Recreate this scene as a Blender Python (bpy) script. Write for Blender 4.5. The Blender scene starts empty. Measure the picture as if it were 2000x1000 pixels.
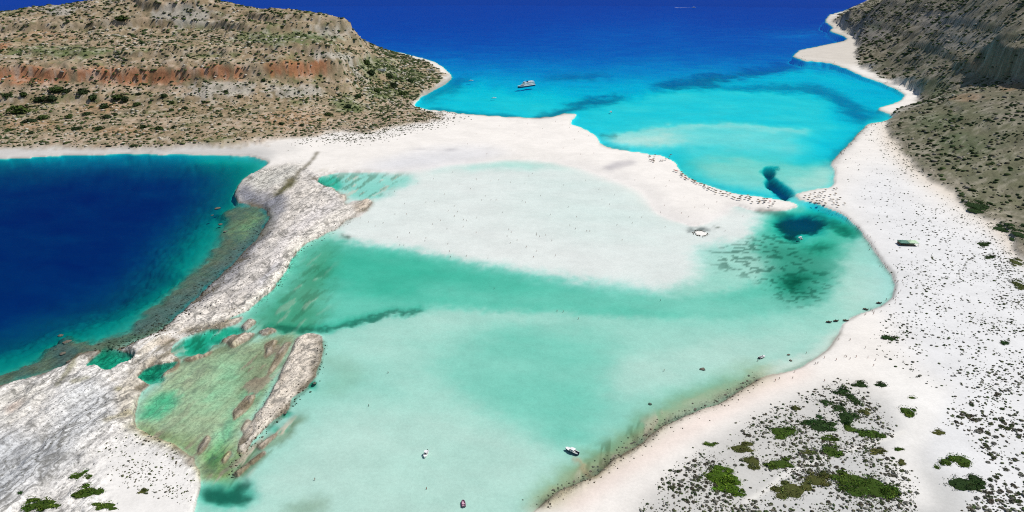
import bpy, math, random
import numpy as np
from mathutils import Matrix, Vector

random.seed(7)
rng = np.random.default_rng(11)
S = bpy.context.scene
COL = S.collection
rad = math.radians

# ------------------------------------------------------------------ camera
CAM_H, PITCH, HFOV = 250.0, rad(21.4), rad(70.0)
FPX = 1000.0 / math.tan(HFOV / 2)          # focal length for a 2000 px wide picture
cam_d = bpy.data.cameras.new('camera')
cam_d.sensor_fit = 'HORIZONTAL'
cam_d.angle = HFOV
cam_d.clip_start, cam_d.clip_end = 1.0, 120000.0
cam = bpy.data.objects.new('camera', cam_d)
COL.objects.link(cam)
cam.location = (0, 0, CAM_H)
cam.rotation_euler = (math.pi / 2 - PITCH, 0, 0)
S.camera = cam

# ------------------------------------------------------------------ light
SUN_AZ, SUN_EL = rad(74.0), rad(57.0)      # azimuth clockwise from the view direction (+Y)
w = bpy.data.worlds.new('World'); S.world = w; w.use_nodes = True
wn = w.node_tree.nodes; wl = w.node_tree.links
sky = wn.new('ShaderNodeTexSky'); sky.sky_type = 'NISHITA'; sky.sun_disc = False
sky.sun_elevation = SUN_EL; sky.sun_rotation = SUN_AZ
sky.air_density = 1.0; sky.dust_density = 0.4; sky.ozone_density = 1.5
wn['Background'].inputs['Strength'].default_value = 0.075
wl.new(sky.outputs[0], wn['Background'].inputs['Color'])
sd = bpy.data.lights.new('sun', 'SUN'); sd.energy = 4.15; sd.angle = rad(0.53); sd.color = (1.0, 0.965, 0.91)
sun = bpy.data.objects.new('sun', sd); COL.objects.link(sun)
sdir = Vector((math.sin(SUN_AZ) * math.cos(SUN_EL), math.cos(SUN_AZ) * math.cos(SUN_EL), math.sin(SUN_EL)))
sun.rotation_euler = sdir.to_track_quat('Z', 'Y').to_euler()
sun.location = (300, 300, 600)
S.view_settings.view_transform = 'Standard'
S.view_settings.look = 'None'
S.view_settings.exposure = 0.0
S.view_settings.gamma = 1.0
S.render.engine = 'CYCLES'
S.cycles.max_bounces = 6; S.cycles.diffuse_bounces = 2; S.cycles.glossy_bounces = 2
S.cycles.transparent_max_bounces = 12
S.cycles.use_denoising = False
S.cycles.filter_width = 1.1

# ------------------------------------------------------------------ projection helpers
CP, SP = math.cos(PITCH), math.sin(PITCH)
def ground(u, v, z=0.0):
    """world point at height z that the photograph shows at pixel (u, v)"""
    a = (np.asarray(u, float) - 1000) / FPX; b = -(np.asarray(v, float) - 500) / FPX
    dy = CP + b * SP; dz = -SP + b * CP
    t = (CAM_H - z) / -dz
    return a * t, dy * t
def at_y(u, v, Y):
    a = (u - 1000) / FPX; b = -(v - 500) / FPX
    dy = CP + b * SP; dz = -SP + b * CP
    t = Y / dy
    return a * t, Y, CAM_H + dz * t
def pix(x, y, z):
    zc = z - CAM_H
    dep = y * CP - zc * SP
    up = y * SP + zc * CP
    return 1000 + FPX * x / dep, 500 - FPX * up / dep

# ------------------------------------------------------------------ noise
def _h(ix, iy, s):
    n = (ix.astype(np.int64) * 374761393 + iy.astype(np.int64) * 668265263 + s * 974634631) & 0xffffffff
    n = ((n ^ (n >> 13)) * 1274126177) & 0xffffffff
    return ((n ^ (n >> 16)) & 0xffff) / 65535.0
def vnoise(x, y, s=0):
    ix = np.floor(x); iy = np.floor(y); fx = x - ix; fy = y - iy
    fx = fx * fx * (3 - 2 * fx); fy = fy * fy * (3 - 2 * fy)
    a = _h(ix, iy, s); b = _h(ix + 1, iy, s); c = _h(ix, iy + 1, s); d = _h(ix + 1, iy + 1, s)
    return (a + (b - a) * fx) * (1 - fy) + (c + (d - c) * fx) * fy
def fbm(x, y, s=0, o=4):
    r = 0; amp = 1; tot = 0
    for k in range(o):
        r = r + amp * vnoise(x * 2 ** k + 17.3 * k, y * 2 ** k - 9.1 * k, s + k); tot += amp; amp *= 0.5
    return r / tot - 0.5
def sstep(a, b, x):
    t = np.clip((x - a) / (b - a), 0, 1); return t * t * (3 - 2 * t)

# ------------------------------------------------------------------ chart of the ground (surveyed in picture coordinates, used on the sea-level plane)
U0, U1, V0, V1, ST = -760.0, 2760.0, -50.0, 1330.0, 2.0
CW, CHH = int((U1 - U0) / ST) + 1, int((V1 - V0) / ST) + 1
GU = U0 + np.arange(CW) * ST; GV = V0 + np.arange(CHH) * ST

def blur1(a, r, ax):
    if r < 1: return a
    for _ in range(2):
        p = np.concatenate([np.repeat(np.take(a, [0], ax), r + 1, ax), a, np.repeat(np.take(a, [-1], ax), r, ax)], ax)
        c = np.cumsum(p, ax)
        n = a.shape[ax]
        a = (np.take(c, range(2 * r + 1, 2 * r + 1 + n), ax) - np.take(c, range(0, n), ax)) / (2 * r + 1)
    return a
def blur(a, bu, bv=None):
    bv = bu * 0.6 if bv is None else bv
    return blur1(blur1(a, int(round(bu / ST / 1.2)), 1), int(round(bv / ST / 1.2)), 0)
def P(pts, bu=0, bv=None):
    """filled polygon -> soft mask"""
    m = np.zeros((CHH, CW), np.float32)
    pts = np.array(pts, float); n = len(pts)
    x0, x1 = pts[:, 0].min(), pts[:, 0].max(); y0, y1 = pts[:, 1].min(), pts[:, 1].max()
    i0, i1 = np.searchsorted(GU, x0), np.searchsorted(GU, x1, 'right'); j0, j1 = np.searchsorted(GV, y0), np.searchsorted(GV, y1, 'right')
    gu = GU[i0:i1][None, :]; gv = GV[j0:j1][:, None]
    ins = np.zeros((j1 - j0, i1 - i0), bool)
    for k in range(n):
        xa, ya = pts[k]; xb, yb = pts[(k + 1) % n]
        if ya == yb: continue
        c = ((ya > gv) != (yb > gv)) & (gu < (xb - xa) * (gv - ya) / (yb - ya) + xa)
        ins ^= c
    m[j0:j1, i0:i1] = ins
    return np.clip(blur(m, bu, bv), 0, 1) if bu else m
def ST_(pts, wd, bu=0, bv=None, wv=None):
    """stroke of half width wd -> soft mask"""
    wv = wv or wd * 0.6
    d = np.full((CHH, CW), 1e9, np.float32)
    for (xa, ya), (xb, yb) in zip(pts[:-1], pts[1:]):
        m = wd * 2 + 4
        i0, i1 = np.searchsorted(GU, min(xa, xb) - m), np.searchsorted(GU, max(xa, xb) + m); j0, j1 = np.searchsorted(GV, min(ya, yb) - m), np.searchsorted(GV, max(ya, yb) + m)
        gu = GU[i0:i1][None, :] / wd; gv = GV[j0:j1][:, None] / wv
        ax, ay, bx, by = xa / wd, ya / wv, xb / wd, yb / wv
        L = max((bx - ax) ** 2 + (by - ay) ** 2, 1e-9)
        t = np.clip(((gu - ax) * (bx - ax) + (gv - ay) * (by - ay)) / L, 0, 1)
        dd = np.hypot(gu - ax - t * (bx - ax), gv - ay - t * (by - ay))
        d[j0:j1, i0:i1] = np.minimum(d[j0:j1, i0:i1], dd)
    m = (d < 1).astype(np.float32)
    return np.clip(blur(m, bu, bv), 0, 1) if bu else m
def B(u, v, ru, rv, p=1.0):
    """soft round blob"""
    q = ((GU[None, :] - u) / ru) ** 2 + ((GV[:, None] - v) / rv) ** 2
    return (np.exp(-q * 1.5) * p).astype(np.float32)
def put(a, m, val):
    if a.ndim == 3: a *= (1 - m)[..., None]; a += m[..., None] * np.array(val, np.float32)
    else: a *= (1 - m); a += m * val

# --- dry land
SPIT = [(-760, 330), (-200, 316), (0, 311), (60, 308), (150, 302), (250, 304), (350, 303), (430, 303), (490, 306), (528, 318), (505, 333), (475, 350), (458, 372), (462, 392), (490, 402), (520, 408), (528, 425), (515, 450), (480, 490), (440, 530), (400, 565), (368, 598), (335, 628), (305, 652), (335, 668), (380, 650), (420, 636), (450, 620), (482, 608), (505, 588), (530, 565), (552, 542), (568, 510), (590, 482), (622, 462), (655, 447), (682, 427), (708, 418), (725, 400), (722, 391), (690, 394), (676, 404), (668, 388), (655, 372), (632, 352), (620, 346), (660, 335), (720, 336), (800, 331), (870, 322), (940, 314), (1000, 308), (1060, 312), (1120, 322), (1170, 336), (1210, 352), (1262, 372), (1276, 386), (1270, 400), (1285, 415), (1320, 432), (1352, 442), (1386, 436), (1402, 420), (1410, 402), (1440, 400), (1470, 410), (1500, 414), (1535, 411), (1562, 402), (1548, 394), (1500, 387), (1450, 381), (1400, 369), (1360, 354), (1332, 336), (1318, 316), (1290, 303), (1240, 297), (1195, 290), (1172, 280), (1166, 266), (1148, 255), (1110, 241), (1118, 234), (1128, 222), (1104, 220), (1078, 229), (1040, 231), (960, 227), (900, 221), (835, 214), (806, 207), (822, 190), (848, 176), (874, 162), (884, 150), (872, 136), (850, 121), (800, 107), (750, 96), (700, 87), (500, 77), (0, 77), (-760, 77)]
RIGHT = [(1790, -42), (1730, -20), (1690, 2), (1650, 20), (1618, 29), (1610, 42), (1628, 54), (1618, 60), (1648, 70), (1655, 79), (1600, 90), (1562, 98), (1546, 110), (1570, 118), (1620, 123), (1650, 133), (1690, 151), (1720, 161), (1754, 176), (1768, 187), (1760, 197), (1735, 205), (1712, 213), (1735, 222), (1748, 230), (1722, 238), (1694, 243), (1676, 262), (1655, 285), (1634, 305), (1622, 321), (1632, 332), (1632, 352), (1622, 366), (1580, 373), (1550, 381), (1565, 390), (1600, 398), (1648, 422), (1680, 448), (1702, 482), (1722, 512), (1742, 532), (1750, 556), (1744, 582), (1720, 600), (1690, 611), (1660, 622), (1646, 632), (1640, 655), (1618, 682), (1590, 702), (1560, 719), (1530, 729), (1500, 733), (1478, 742), (1448, 764), (1418, 783), (1380, 797), (1330, 817), (1292, 832), (1262, 862), (1222, 882), (1192, 902), (1168, 928), (1130, 944), (1090, 962), (1060, 986), (1035, 1006), (960, 1080), (850, 1180), (700, 1330), (2760, 1330), (2760, -42)]
LOWER = [(-760, 1330), (-760, 860), (-300, 810), (0, 752), (60, 736), (120, 716), (152, 690), (200, 684), (250, 678), (300, 652), (340, 664), (330, 690), (352, 704), (346, 722), (300, 746), (277, 764), (268, 794), (262, 812), (266, 836), (292, 852), (340, 868), (368, 890), (388, 920), (392, 950), (382, 978), (378, 1000), (360, 1060), (300, 1150), (250, 1330)]
OUTCROP = [(582, 662), (605, 650), (628, 655), (632, 675), (626, 705), (616, 735), (600, 755), (572, 775), (562, 800), (532, 820), (512, 840), (492, 862), (478, 886), (462, 888), (468, 860), (488, 830), (503, 805), (528, 770), (544, 735), (560, 700)]
FRAG = [[(400, 640), (440, 628), (480, 618), (470, 628), (430, 642)], [(352, 702), (380, 694), (420, 684), (410, 692), (370, 706)], [(300, 668), (330, 660), (352, 664), (330, 674), (305, 678)], [(415, 662), (450, 652), (468, 656), (440, 668)], [(505, 648), (530, 640), (545, 646), (515, 656)], [(520, 672), (538, 664), (545, 668), (528, 690), (512, 702)], [(540, 746), (556, 728), (560, 732), (546, 756)], [(470, 838), (484, 818), (490, 822), (476, 846)], [(430, 900), (446, 880), (452, 884), (438, 906)], [(500, 872), (530, 850), (545, 842), (540, 850), (510, 878)], [(455, 925), (480, 905), (486, 910), (462, 932)], [(360, 905), (372, 890), (380, 896), (370, 915)], [(690, 398), (722, 390), (728, 398), (716, 410), (695, 416)], [(660, 385), (672, 380), (678, 388), (668, 394)], [(440, 668), (470, 655), (500, 650), (490, 662), (455, 680)], [(540, 690), (560, 672), (572, 668), (556, 690), (530, 728), (520, 735)], [(455, 800), (480, 772), (500, 768), (488, 790), (470, 812), (455, 822)], [(385, 872), (402, 850), (410, 856), (398, 880), (385, 890)], [(480, 905), (515, 880), (520, 884), (490, 908)], [(468, 640), (490, 622), (500, 630), (480, 645)], [(535, 808), (562, 790), (566, 795), (545, 812)]]
POOLS = [[(158, 718), (180, 700), (205, 681), (245, 685), (262, 696), (256, 708), (236, 714), (214, 728), (188, 716)], [(264, 740), (282, 724), (302, 713), (350, 704), (338, 718), (322, 728), (312, 746), (288, 750)], [(244, 660), (276, 642), (302, 636), (292, 650), (260, 666)], [(336, 692), (360, 675), (380, 660), (420, 643), (480, 644), (440, 660), (406, 672), (402, 690), (372, 694)], [(616, 352), (630, 344), (655, 343), (664, 352), (658, 368), (640, 366)]]
land = np.maximum.reduce([P(SPIT), P(RIGHT), P(LOWER), P(OUTCROP)] + [P(f) for f in FRAG])
for p in POOLS: land = land * (1 - P(p))
LANDS = blur(land, 3.4, 2.6)
SOFT = P([(690, 312), (900, 285), (1080, 285), (1200, 322), (1330, 385), (1440, 392), (1440, 440), (1300, 440), (1220, 380), (1000, 335), (760, 352)], 20, 10)
LANDS = LANDS * (1 - SOFT) + SOFT * blur(land, 46, 16)
LANDW = blur(land, 26, 16)

# --- depth of the water, how green (lagoon) it is, how much blue it scatters, colour of the bed and ground
D = np.full((CHH, CW), 20.0, np.float32); G = np.zeros_like(D); SC = np.ones_like(D)
vv = GV[:, None] + 0 * GU[None, :]; uu = GU[None, :] + 0 * GV[:, None]
D = np.interp(vv, [-50, 0, 40, 80, 110, 140, 170, 200, 230], [60, 50, 42, 30, 20, 12.5, 7.5, 5.2, 4.0]).astype(np.float32)
put(D, B(1250, 55, 260, 40, .35), 14)
put(D, B(1560, 62, 120, 14, .6), 9)
# northern bay
put(D, P([(830, 190), (900, 165), (1000, 175), (1100, 180), (1140, 205), (1070, 230), (930, 222), (835, 212)], 30, 12), 4.2)
put(D, B(1010, 205, 130, 22, .6), 3.2)
put(D, P([(1120, 232), (1200, 196), (1270, 182), (1390, 172), (1500, 168), (1580, 184), (1636, 206), (1645, 235), (1600, 268), (1520, 296), (1620, 330), (1600, 370), (1540, 385), (1400, 365), (1330, 320), (1180, 285)], 22, 8), 3.1)
put(D, P([(1160, 262), (1250, 255), (1350, 245), (1450, 246), (1560, 262), (1610, 285), (1560, 310), (1450, 300), (1300, 290)], 26, 9), 1.6)
put(D, P([(1180, 268), (1300, 256), (1420, 252), (1540, 262), (1480, 285), (1330, 290)], 40, 10) * .6, 1.25)
put(D, P([(1170, 270), (1230, 266), (1300, 262), (1340, 272), (1300, 292), (1200, 288)], 18, 7), .55)
put(D, P([(1340, 300), (1480, 310), (1600, 320), (1625, 345), (1600, 370), (1540, 382), (1420, 366), (1350, 340)], 30, 9), 1.15)
put(D, ST_([(1560, 360), (1610, 358), (1620, 330)], 26, 18), .6)
put(D, P([(1320, 160), (1400, 150), (1500, 140), (1580, 125), (1660, 145), (1740, 180), (1750, 200), (1700, 232), (1660, 240), (1650, 212), (1610, 190), (1540, 172), (1420, 172)], 18, 6), 6.0)
put(D, B(1640, 215, 40, 22, .5), 6)
# western bay
bay = P([(-760, 345), (0, 322), (200, 316), (420, 312), (500, 318), (470, 340), (430, 380), (405, 440), (360, 500), (290, 580), (200, 640), (100, 690), (0, 735), (-760, 880)], 22, 12)
BAYA = P([(-760, 300), (530, 300), (528, 420), (480, 500), (330, 650), (150, 715), (0, 770), (-760, 980)], 30)
put(D, BAYA, 1.6)
put(D, P([(-760, 332), (0, 312), (300, 305), (520, 312), (490, 345), (450, 390), (430, 450), (385, 505), (320, 580), (240, 640), (120, 690), (0, 740), (-760, 880)], 34, 16), 4.5)
put(D, P([(-760, 342), (0, 320), (300, 311), (450, 318), (430, 370), (390, 430), (340, 490), (260, 570), (170, 620), (60, 670), (-760, 850)], 44, 18), 11)
put(D, P([(-760, 355), (0, 332), (250, 322), (400, 332), (380, 390), (300, 450), (260, 540), (120, 600), (0, 640), (-760, 820)], 60, 26), 34)
put(D, P([(150, 600), (300, 555), (330, 520), (340, 545), (250, 590), (160, 615)], 20, 10) * .5, 20)
put(SC, BAYA, 0.0)
put(G, BAYA * .30, 1); put(G, P([(-760, 360), (0, 340), (250, 328), (420, 338), (380, 420), (300, 510), (200, 590), (0, 660), (-760, 840)], 50, 22), 0)
put(D, ST_([(400, 313), (500, 319)], 24, 16, 4, 4), 2.6)
# lagoon
LAG = P([(560, 340), (700, 310), (1000, 270), (1290, 325), (1420, 388), (1560, 400), (1680, 440), (1790, 560), (1680, 660), (1480, 790), (1180, 960), (980, 1100), (850, 1330), (150, 1330), (200, 900), (120, 760), (130, 700), (420, 600), (560, 480), (640, 400)], 8)
lagd = np.full_like(D, .62)
put(lagd, P([(600, 320), (1290, 330), (1420, 400), (1520, 420), (1480, 460), (1360, 490), (1380, 540), (1280, 572), (1150, 560), (1020, 535), (900, 508), (780, 487), (680, 472), (640, 440), (600, 380)], 22, 10), .10)
put(lagd, P([(1000, 320), (1200, 350), (1270, 400), (1330, 440), (1300, 470), (1100, 450), (1000, 400)], 60, 26) * .55, .18)
put(lagd, P([(700, 430), (900, 440), (1100, 470), (1250, 520), (1200, 545), (1000, 520), (800, 480)], 40, 14) * .7, .07)
put(lagd, P([(1380, 410), (1490, 415), (1500, 430), (1470, 465), (1400, 468), (1380, 450)], 20, 10), .09)
band = P([(560, 500), (640, 462), (690, 476), (780, 492), (900, 517), (1050, 548), (1200, 572), (1300, 586), (1420, 572), (1500, 540), (1620, 540), (1640, 570), (1560, 604), (1420, 616), (1300, 616), (1180, 613), (1050, 606), (900, 601), (810, 603), (740, 614), (690, 636), (640, 650), (550, 650), (490, 632), (520, 590)], 16, 7)
put(lagd, band, 1.3)
put(lagd, P([(660, 485), (760, 495), (880, 522), (960, 545), (860, 560), (760, 572), (660, 560), (620, 520)], 40, 16) * .8, 2.0)
put(lagd, ST_([(900, 535), (1100, 570), (1250, 592)], 80, 40, 14, 16) * .5, 1.5)
put(lagd, ST_([(1400, 600), (1560, 590), (1650, 570)], 60, 50, 20, 20) * .6, .95)
put(lagd, ST_([(520, 640), (600, 640), (660, 637), (700, 622), (760, 607), (815, 602)], 9, 7, 4, 5), 2.1)
put(lagd, P([(700, 640), (760, 615), (840, 606), (950, 608), (1100, 612), (1100, 630), (900, 650), (740, 690), (660, 700)], 40, 14) * .75, .48)
put(lagd, ST_([(1150, 575), (1300, 600), (1450, 605)], 90, 60, 14, 18) * .6, .85)
put(lagd, ST_([(720, 700), (860, 745), (1000, 830)], 60, 50, 22, 26) * .5, .42)
put(lagd, P([(840, 720), (980, 640), (1120, 640), (1210, 660), (1185, 720), (1190, 790), (1130, 862), (1060, 852), (950, 806)], 46, 26), .95)
put(lagd, B(1100, 850, 80, 22, .5), 1.15)
put(lagd, P([(1185, 735), (1240, 700), (1400, 665), (1560, 640), (1600, 660), (1500, 715), (1380, 740), (1250, 770), (1195, 775)], 26, 12) * .8, .42)
put(lagd, P([(640, 790), (860, 800), (1040, 870), (1110, 905), (1040, 1000), (980, 1100), (300, 1300), (520, 900)], 50, 26) * .85, .36)
put(lagd, P([(1620, 600), (1660, 520), (1740, 540), (1745, 580), (1650, 625)], 26, 14) * .8, .36)
# deep pocket inside the channel
put(lagd, P([(1500, 415), (1560, 405), (1620, 418), (1660, 450), (1640, 500), (1610, 560), (1570, 590), (1520, 570), (1500, 500), (1480, 460)], 22, 12), 1.7)
put(lagd, P([(1525, 420), (1580, 412), (1620, 430), (1600, 450), (1570, 458), (1555, 470), (1530, 455), (1515, 440)], 14, 6), 5.0)
put(lagd, ST_([(1590, 415), (1640, 436), (1665, 452)], 14, 12, 6), 3.2)
put(lagd, B(1552, 545, 34, 18, .9), 3.2)
put(lagd, B(1600, 478, 36, 12, .6), 3.0)
# flats and pools on the rocky side
FLATS = P([(265, 832), (272, 785), (340, 720), (400, 692), (430, 672), (500, 664), (560, 650), (590, 655), (545, 720), (500, 800), (470, 850), (478, 890), (440, 935), (392, 940), (350, 872), (292, 852)], 10)
put(lagd, FLATS, .32)
put(lagd, P([(275, 812), (300, 775), (335, 758), (356, 765), (352, 785), (320, 805), (285, 822)], 12), 1.3)
put(lagd, P([(400, 760), (440, 700), (470, 700), (480, 740), (450, 800), (400, 820)], 24) * .7, .6)
put(lagd, ST_([(410, 905), (430, 860), (470, 800), (490, 770)], 12, 10), .8)
for p in POOLS: put(lagd, P(p, 3), 3.2)
put(lagd, P([(610, 345), (700, 335), (800, 340), (805, 352), (730, 388), (690, 392), (660, 372)], 14, 6), .75)
put(lagd, P([(612, 350), (658, 344), (662, 366), (640, 368)], 6), 2.2)
put(lagd, P([(392, 956), (440, 946), (485, 940), (500, 972), (465, 986), (405, 980)], 16), 2.0)
put(lagd, B(560, 600, 60, 30, .5), 1.6)
put(lagd, B(612, 748, 10, 7, .9), 2.5); put(lagd, B(555, 806, 12, 5, .9), 2.2); put(lagd, B(540, 835, 22, 6, .6), 1.6)
put(lagd, ST_([(500, 595), (530, 570), (560, 545)], 16, 12), 1.2)
put(lagd, ST_([(1040, 1000), (1100, 955), (1180, 905), (1260, 850), (1300, 815), (1400, 775), (1480, 735), (1600, 690), (1640, 650)], 18, 14), .22)
put(D, LAG, 0); D += LAG * lagd; np.maximum(G, LAG, out=G)
CHAN = P([(1482, 336), (1490, 329), (1508, 330), (1512, 338), (1504, 346), (1546, 372), (1550, 381), (1532, 385), (1496, 364), (1486, 356), (1498, 347)], 3, 2)
put(G, B(1567, 436, 52, 30), .1); put(SC, B(1567, 436, 60, 34), .15); put(SC, CHAN, .1); put(G, ST_([(1400, 330), (1600, 345)], 90, 60, 22, 20) * .45, 1)
put(D, ST_([(1215, 266), (1290, 254), (1370, 246), (1450, 245), (1560, 257)], 18, 14, 4, 5) * .85, .6)
put(D, CHAN, 8.0); put(D, ST_([(1545, 384), (1575, 402)], 9, 6), 1.2)
put(D, ST_([(1350, 360), (1440, 385), (1500, 393), (1545, 398)], 10, 8, 4, 4) * .4, .3)

# --- colours of ground and bed (albedo, with one painted sheen)
A = np.zeros((CHH, CW, 3), np.float32); A[:] = (.66, .63, .54)
RK = np.zeros_like(D)          # rock relief / cracks
WEED = np.zeros_like(D)        # weed or dark reef on the bed
SAND, PINK, SHELL = (.755, .71, .65), (.74, .61, .53), (.66, .662, .66)
ROCK, ROCKB, TAN, REEF, ALGA = (.66, .605, .54), (.23, .23, .255), (.52, .44, .35), (.13, .105, .07), (.30, .27, .12)
put(A, LAG * .95, (.675, .645, .585))
put(A, P([(600, 300), (1290, 320), (1500, 410), (1520, 430), (1470, 470), (1380, 500), (1370, 545), (1280, 575), (1150, 563), (1020, 538), (900, 510), (780, 490), (680, 474), (640, 440)], 26, 12) * .9, (.715, .68, .65))
ls_ = P(SPIT); put(A, np.maximum(blur(ls_, 4) * (1 - SOFT) + SOFT * blur(ls_, 50, 18), P(RIGHT, 4)), SAND)
put(A, P(LOWER, 4), (.74, .70, .645))
put(A, BAYA * (1 - land) * .9, (.34, .33, .25))
# wet sand on the beach flat, its grey sheen painted into the colour
put(A, P([(760, 310), (850, 288), (950, 284), (1000, 300), (940, 314), (800, 330), (700, 334)], 30, 8) * .6, (.56, .57, .60))
put(A, B(880, 296, 16, 3, .8), (.22, .22, .25)); put(A, B(820, 293, 14, 2, .6), (.3, .3, .33))
put(A, P([(1175, 328), (1200, 318), (1235, 315), (1245, 322), (1215, 330), (1190, 333)], 6, 3) * .85, (.20, .19, .23))
put(A, P([(700, 300), (1000, 240), (1100, 235), (1290, 305), (1400, 372), (1300, 420), (1180, 330), (1000, 300)], 30) * .5, (.80, .75, .69))
# right beach: shell-grey sand, pinkish waterline
put(A, P([(1640, 380), (1720, 300), (1800, 380), (1900, 450), (2760, 560), (2760, 1330), (1300, 1330), (1500, 950), (1800, 750), (1720, 600), (1700, 480)], 40) * .75, SHELL)
put(A, ST_([(1120, 990), (1200, 930), (1300, 868), (1390, 815), (1480, 765), (1560, 730)], 28, 20, 14) * .7, PINK)
put(A, P([(1380, 870), (1500, 800), (1640, 745), (1790, 800), (1800, 900), (1900, 980), (1900, 1330), (1180, 1330), (1240, 1000)], 30) * .8, (.46, .45, .42))
put(A, P([(1740, 700), (1860, 760), (1820, 850), (1790, 900), (1830, 1000), (1760, 1000), (1720, 900), (1760, 830), (1700, 720)], 20) * .8, (.76, .73, .68))
put(A, ST_([(1760, 850), (1700, 872), (1600, 905), (1540, 930), (1500, 960), (1460, 985)], 7, 5) * .8, (.72, .69, .63))
# ridge rock
RIDGE = P([(600, 326), (560, 322), (500, 335), (460, 372), (465, 395), (528, 410), (525, 450), (480, 492), (400, 566), (300, 655), (380, 652), (450, 622), (505, 590), (560, 542), (590, 482), (682, 428), (722, 402), (676, 402), (655, 372), (625, 348)], 6)
put(A, RIDGE, ROCK)
put(A, P([(470, 355), (560, 325), (600, 330), (560, 360), (500, 380)], 10) * .8, (.55, .53, .47))
put(A, P([(460, 372), (480, 360), (520, 395), (560, 385), (535, 440), (490, 490), (440, 535), (425, 525), (480, 470), (520, 430), (500, 405), (465, 395)], 9), ROCKB)
put(A, P([(560, 470), (620, 420), (660, 400), (600, 440), (540, 500), (470, 570), (420, 600), (500, 530)], 16) * .5, (.40, .39, .41))
put(A, P([(468, 380), (540, 378), (566, 396), (545, 440), (500, 500), (450, 555), (400, 590), (350, 618), (345, 610), (400, 562), (480, 488), (526, 440), (520, 408)], 12) * .8, ROCKB)
put(A, P([(600, 420), (660, 392), (672, 402), (620, 440), (570, 478), (545, 520), (500, 570), (470, 590), (520, 530), (560, 460)], 12) * .7, (.70, .65, .62))
put(A, P([(525, 535), (545, 515), (555, 520), (520, 560), (500, 568)], 8) * .6, (.27, .31, .43))
put(A, ST_([(680, 405), (640, 440), (590, 472), (560, 520), (530, 556), (480, 600), (400, 640)], 13, 7) * .9, (.80, .74, .65))
put(A, ST_([(600, 340), (640, 370), (665, 395)], 12, 8) * .7, (.66, .62, .58))
put(A, P([(535, 385), (560, 352), (582, 350), (570, 372), (548, 388)], 5), (.13, .12, .05))
put(A, ST_([(560, 360), (590, 338), (605, 322), (622, 300)], 3, 2) * .9, (.14, .12, .07))
put(A, ST_([(604, 345), (640, 362), (660, 378)], 3, 2) * .7, (.2, .17, .1))
np.maximum(RK, RIDGE, out=RK)
# outer reef, brown and just awash
REEFM = P([(528, 415), (500, 400), (455, 397), (430, 412), (442, 442), (415, 484), (366, 545), (304, 598), (254, 645), (195, 664), (130, 650), (60, 700), (0, 725), (-300, 800), (-300, 830), (0, 752), (120, 716), (300, 655), (400, 566), (480, 490), (525, 450)], 8)
put(A, REEFM * .92, (.15, .12, .075))
put(A, P([(500, 415), (525, 420), (510, 455), (470, 470), (450, 450)], 16) * .8, (.32, .34, .16))
put(A, ST_([(520, 440), (480, 480), (430, 530), (380, 570), (330, 610), (280, 640)], 18, 8) * .75, (.14, .14, .13))
put(A, P([(100, 660), (130, 645), (150, 680), (130, 720), (100, 705)], 8), (.12, .115, .10))
put(A, B(424, 407, 16, 6, .9), (.16, .13, .1)); put(A, B(432, 440, 14, 14, .5), (.2, .16, .1))
np.maximum(RK, REEFM * .8, out=RK)
reefd = REEFM * (1 - land)
D = D * (1 - reefd * .93) + reefd * .93 * .42
# lower-left slab
put(A, P([(-760, 900), (0, 850), (120, 860), (170, 900), (60, 960), (0, 1010), (-760, 1250)], 30) * .6, (.40, .43, .46))
put(A, P([(0, 770), (60, 750), (110, 760), (60, 800), (20, 840), (0, 830)], 20) * .6, (.60, .57, .50))
put(A, P([(10, 800), (50, 785), (40, 800), (15, 815)], 8) * .6, (.62, .45, .36))
put(A, P([(130, 760), (200, 740), (230, 790), (200, 850), (130, 880), (90, 850)], 26) * .6, (.52, .54, .55))
put(A, P([(200, 880), (280, 850), (380, 900), (385, 1000), (360, 1100), (200, 1330), (150, 1000), (180, 940)], 20) * .85, (.74, .71, .665))
put(A, P([(230, 760), (290, 700), (330, 690), (345, 712), (300, 744), (272, 772), (262, 815), (235, 830)], 10) * .5, (.46, .38, .25))
put(A, ST_([(150, 698), (130, 735), (112, 760)], 5, 3) * .8, (.18, .17, .08)); put(A, ST_([(138, 755), (175, 745)], 4, 3) * .8, (.24, .22, .08))
put(A, ST_([(205, 830), (235, 820), (260, 812)], 6, 4) * .8, (.26, .22, .10)); put(A, B(233, 764, 12, 6, .8), (.28, .25, .10))
np.maximum(RK, P(LOWER, 6) * (1 - P([(190, 890), (280, 860), (390, 930), (380, 1100), (200, 1100)], 30)), out=RK)
# flats: ochre algae on rock
put(A, FLATS * .85, (.62, .58, .34))
put(A, P([(470, 690), (540, 660), (580, 660), (520, 760), (470, 800), (470, 740)], 14) * .7, (.36, .29, .17))
put(A, ST_([(268, 840), (330, 862), (400, 880), (440, 930)], 22, 14) * .7, (.37, .34, .13))
put(A, P([(400, 900), (430, 860), (480, 890), (440, 940), (395, 940)], 14) * .7, (.34, .36, .12))
put(A, P([(340, 700), (440, 670), (480, 650), (420, 690), (350, 730)], 10) * .6, (.40, .33, .22))
put(A, P([(480, 640), (560, 560), (620, 480), (660, 470), (640, 560), (620, 640), (560, 660)], 22) * .75, (.36, .34, .21))
put(A, P([(470, 885), (520, 850), (570, 815), (600, 800), (560, 850), (520, 880), (480, 925), (440, 935)], 8) * .8, (.34, .27, .17))
np.maximum(RK, FLATS * .5, out=RK)
put(A, P(OUTCROP, 4), (.68, .60, .50)); np.maximum(RK, P(OUTCROP, 4), out=RK)
for f in FRAG: put(A, P(f, 4), (.52, .44, .35)); np.maximum(RK, P(f, 4), out=RK)
put(A, ST_([(632, 668), (628, 705), (616, 740), (595, 762), (565, 792), (520, 836)], 4, 3) * .8, (.14, .11, .07))
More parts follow.
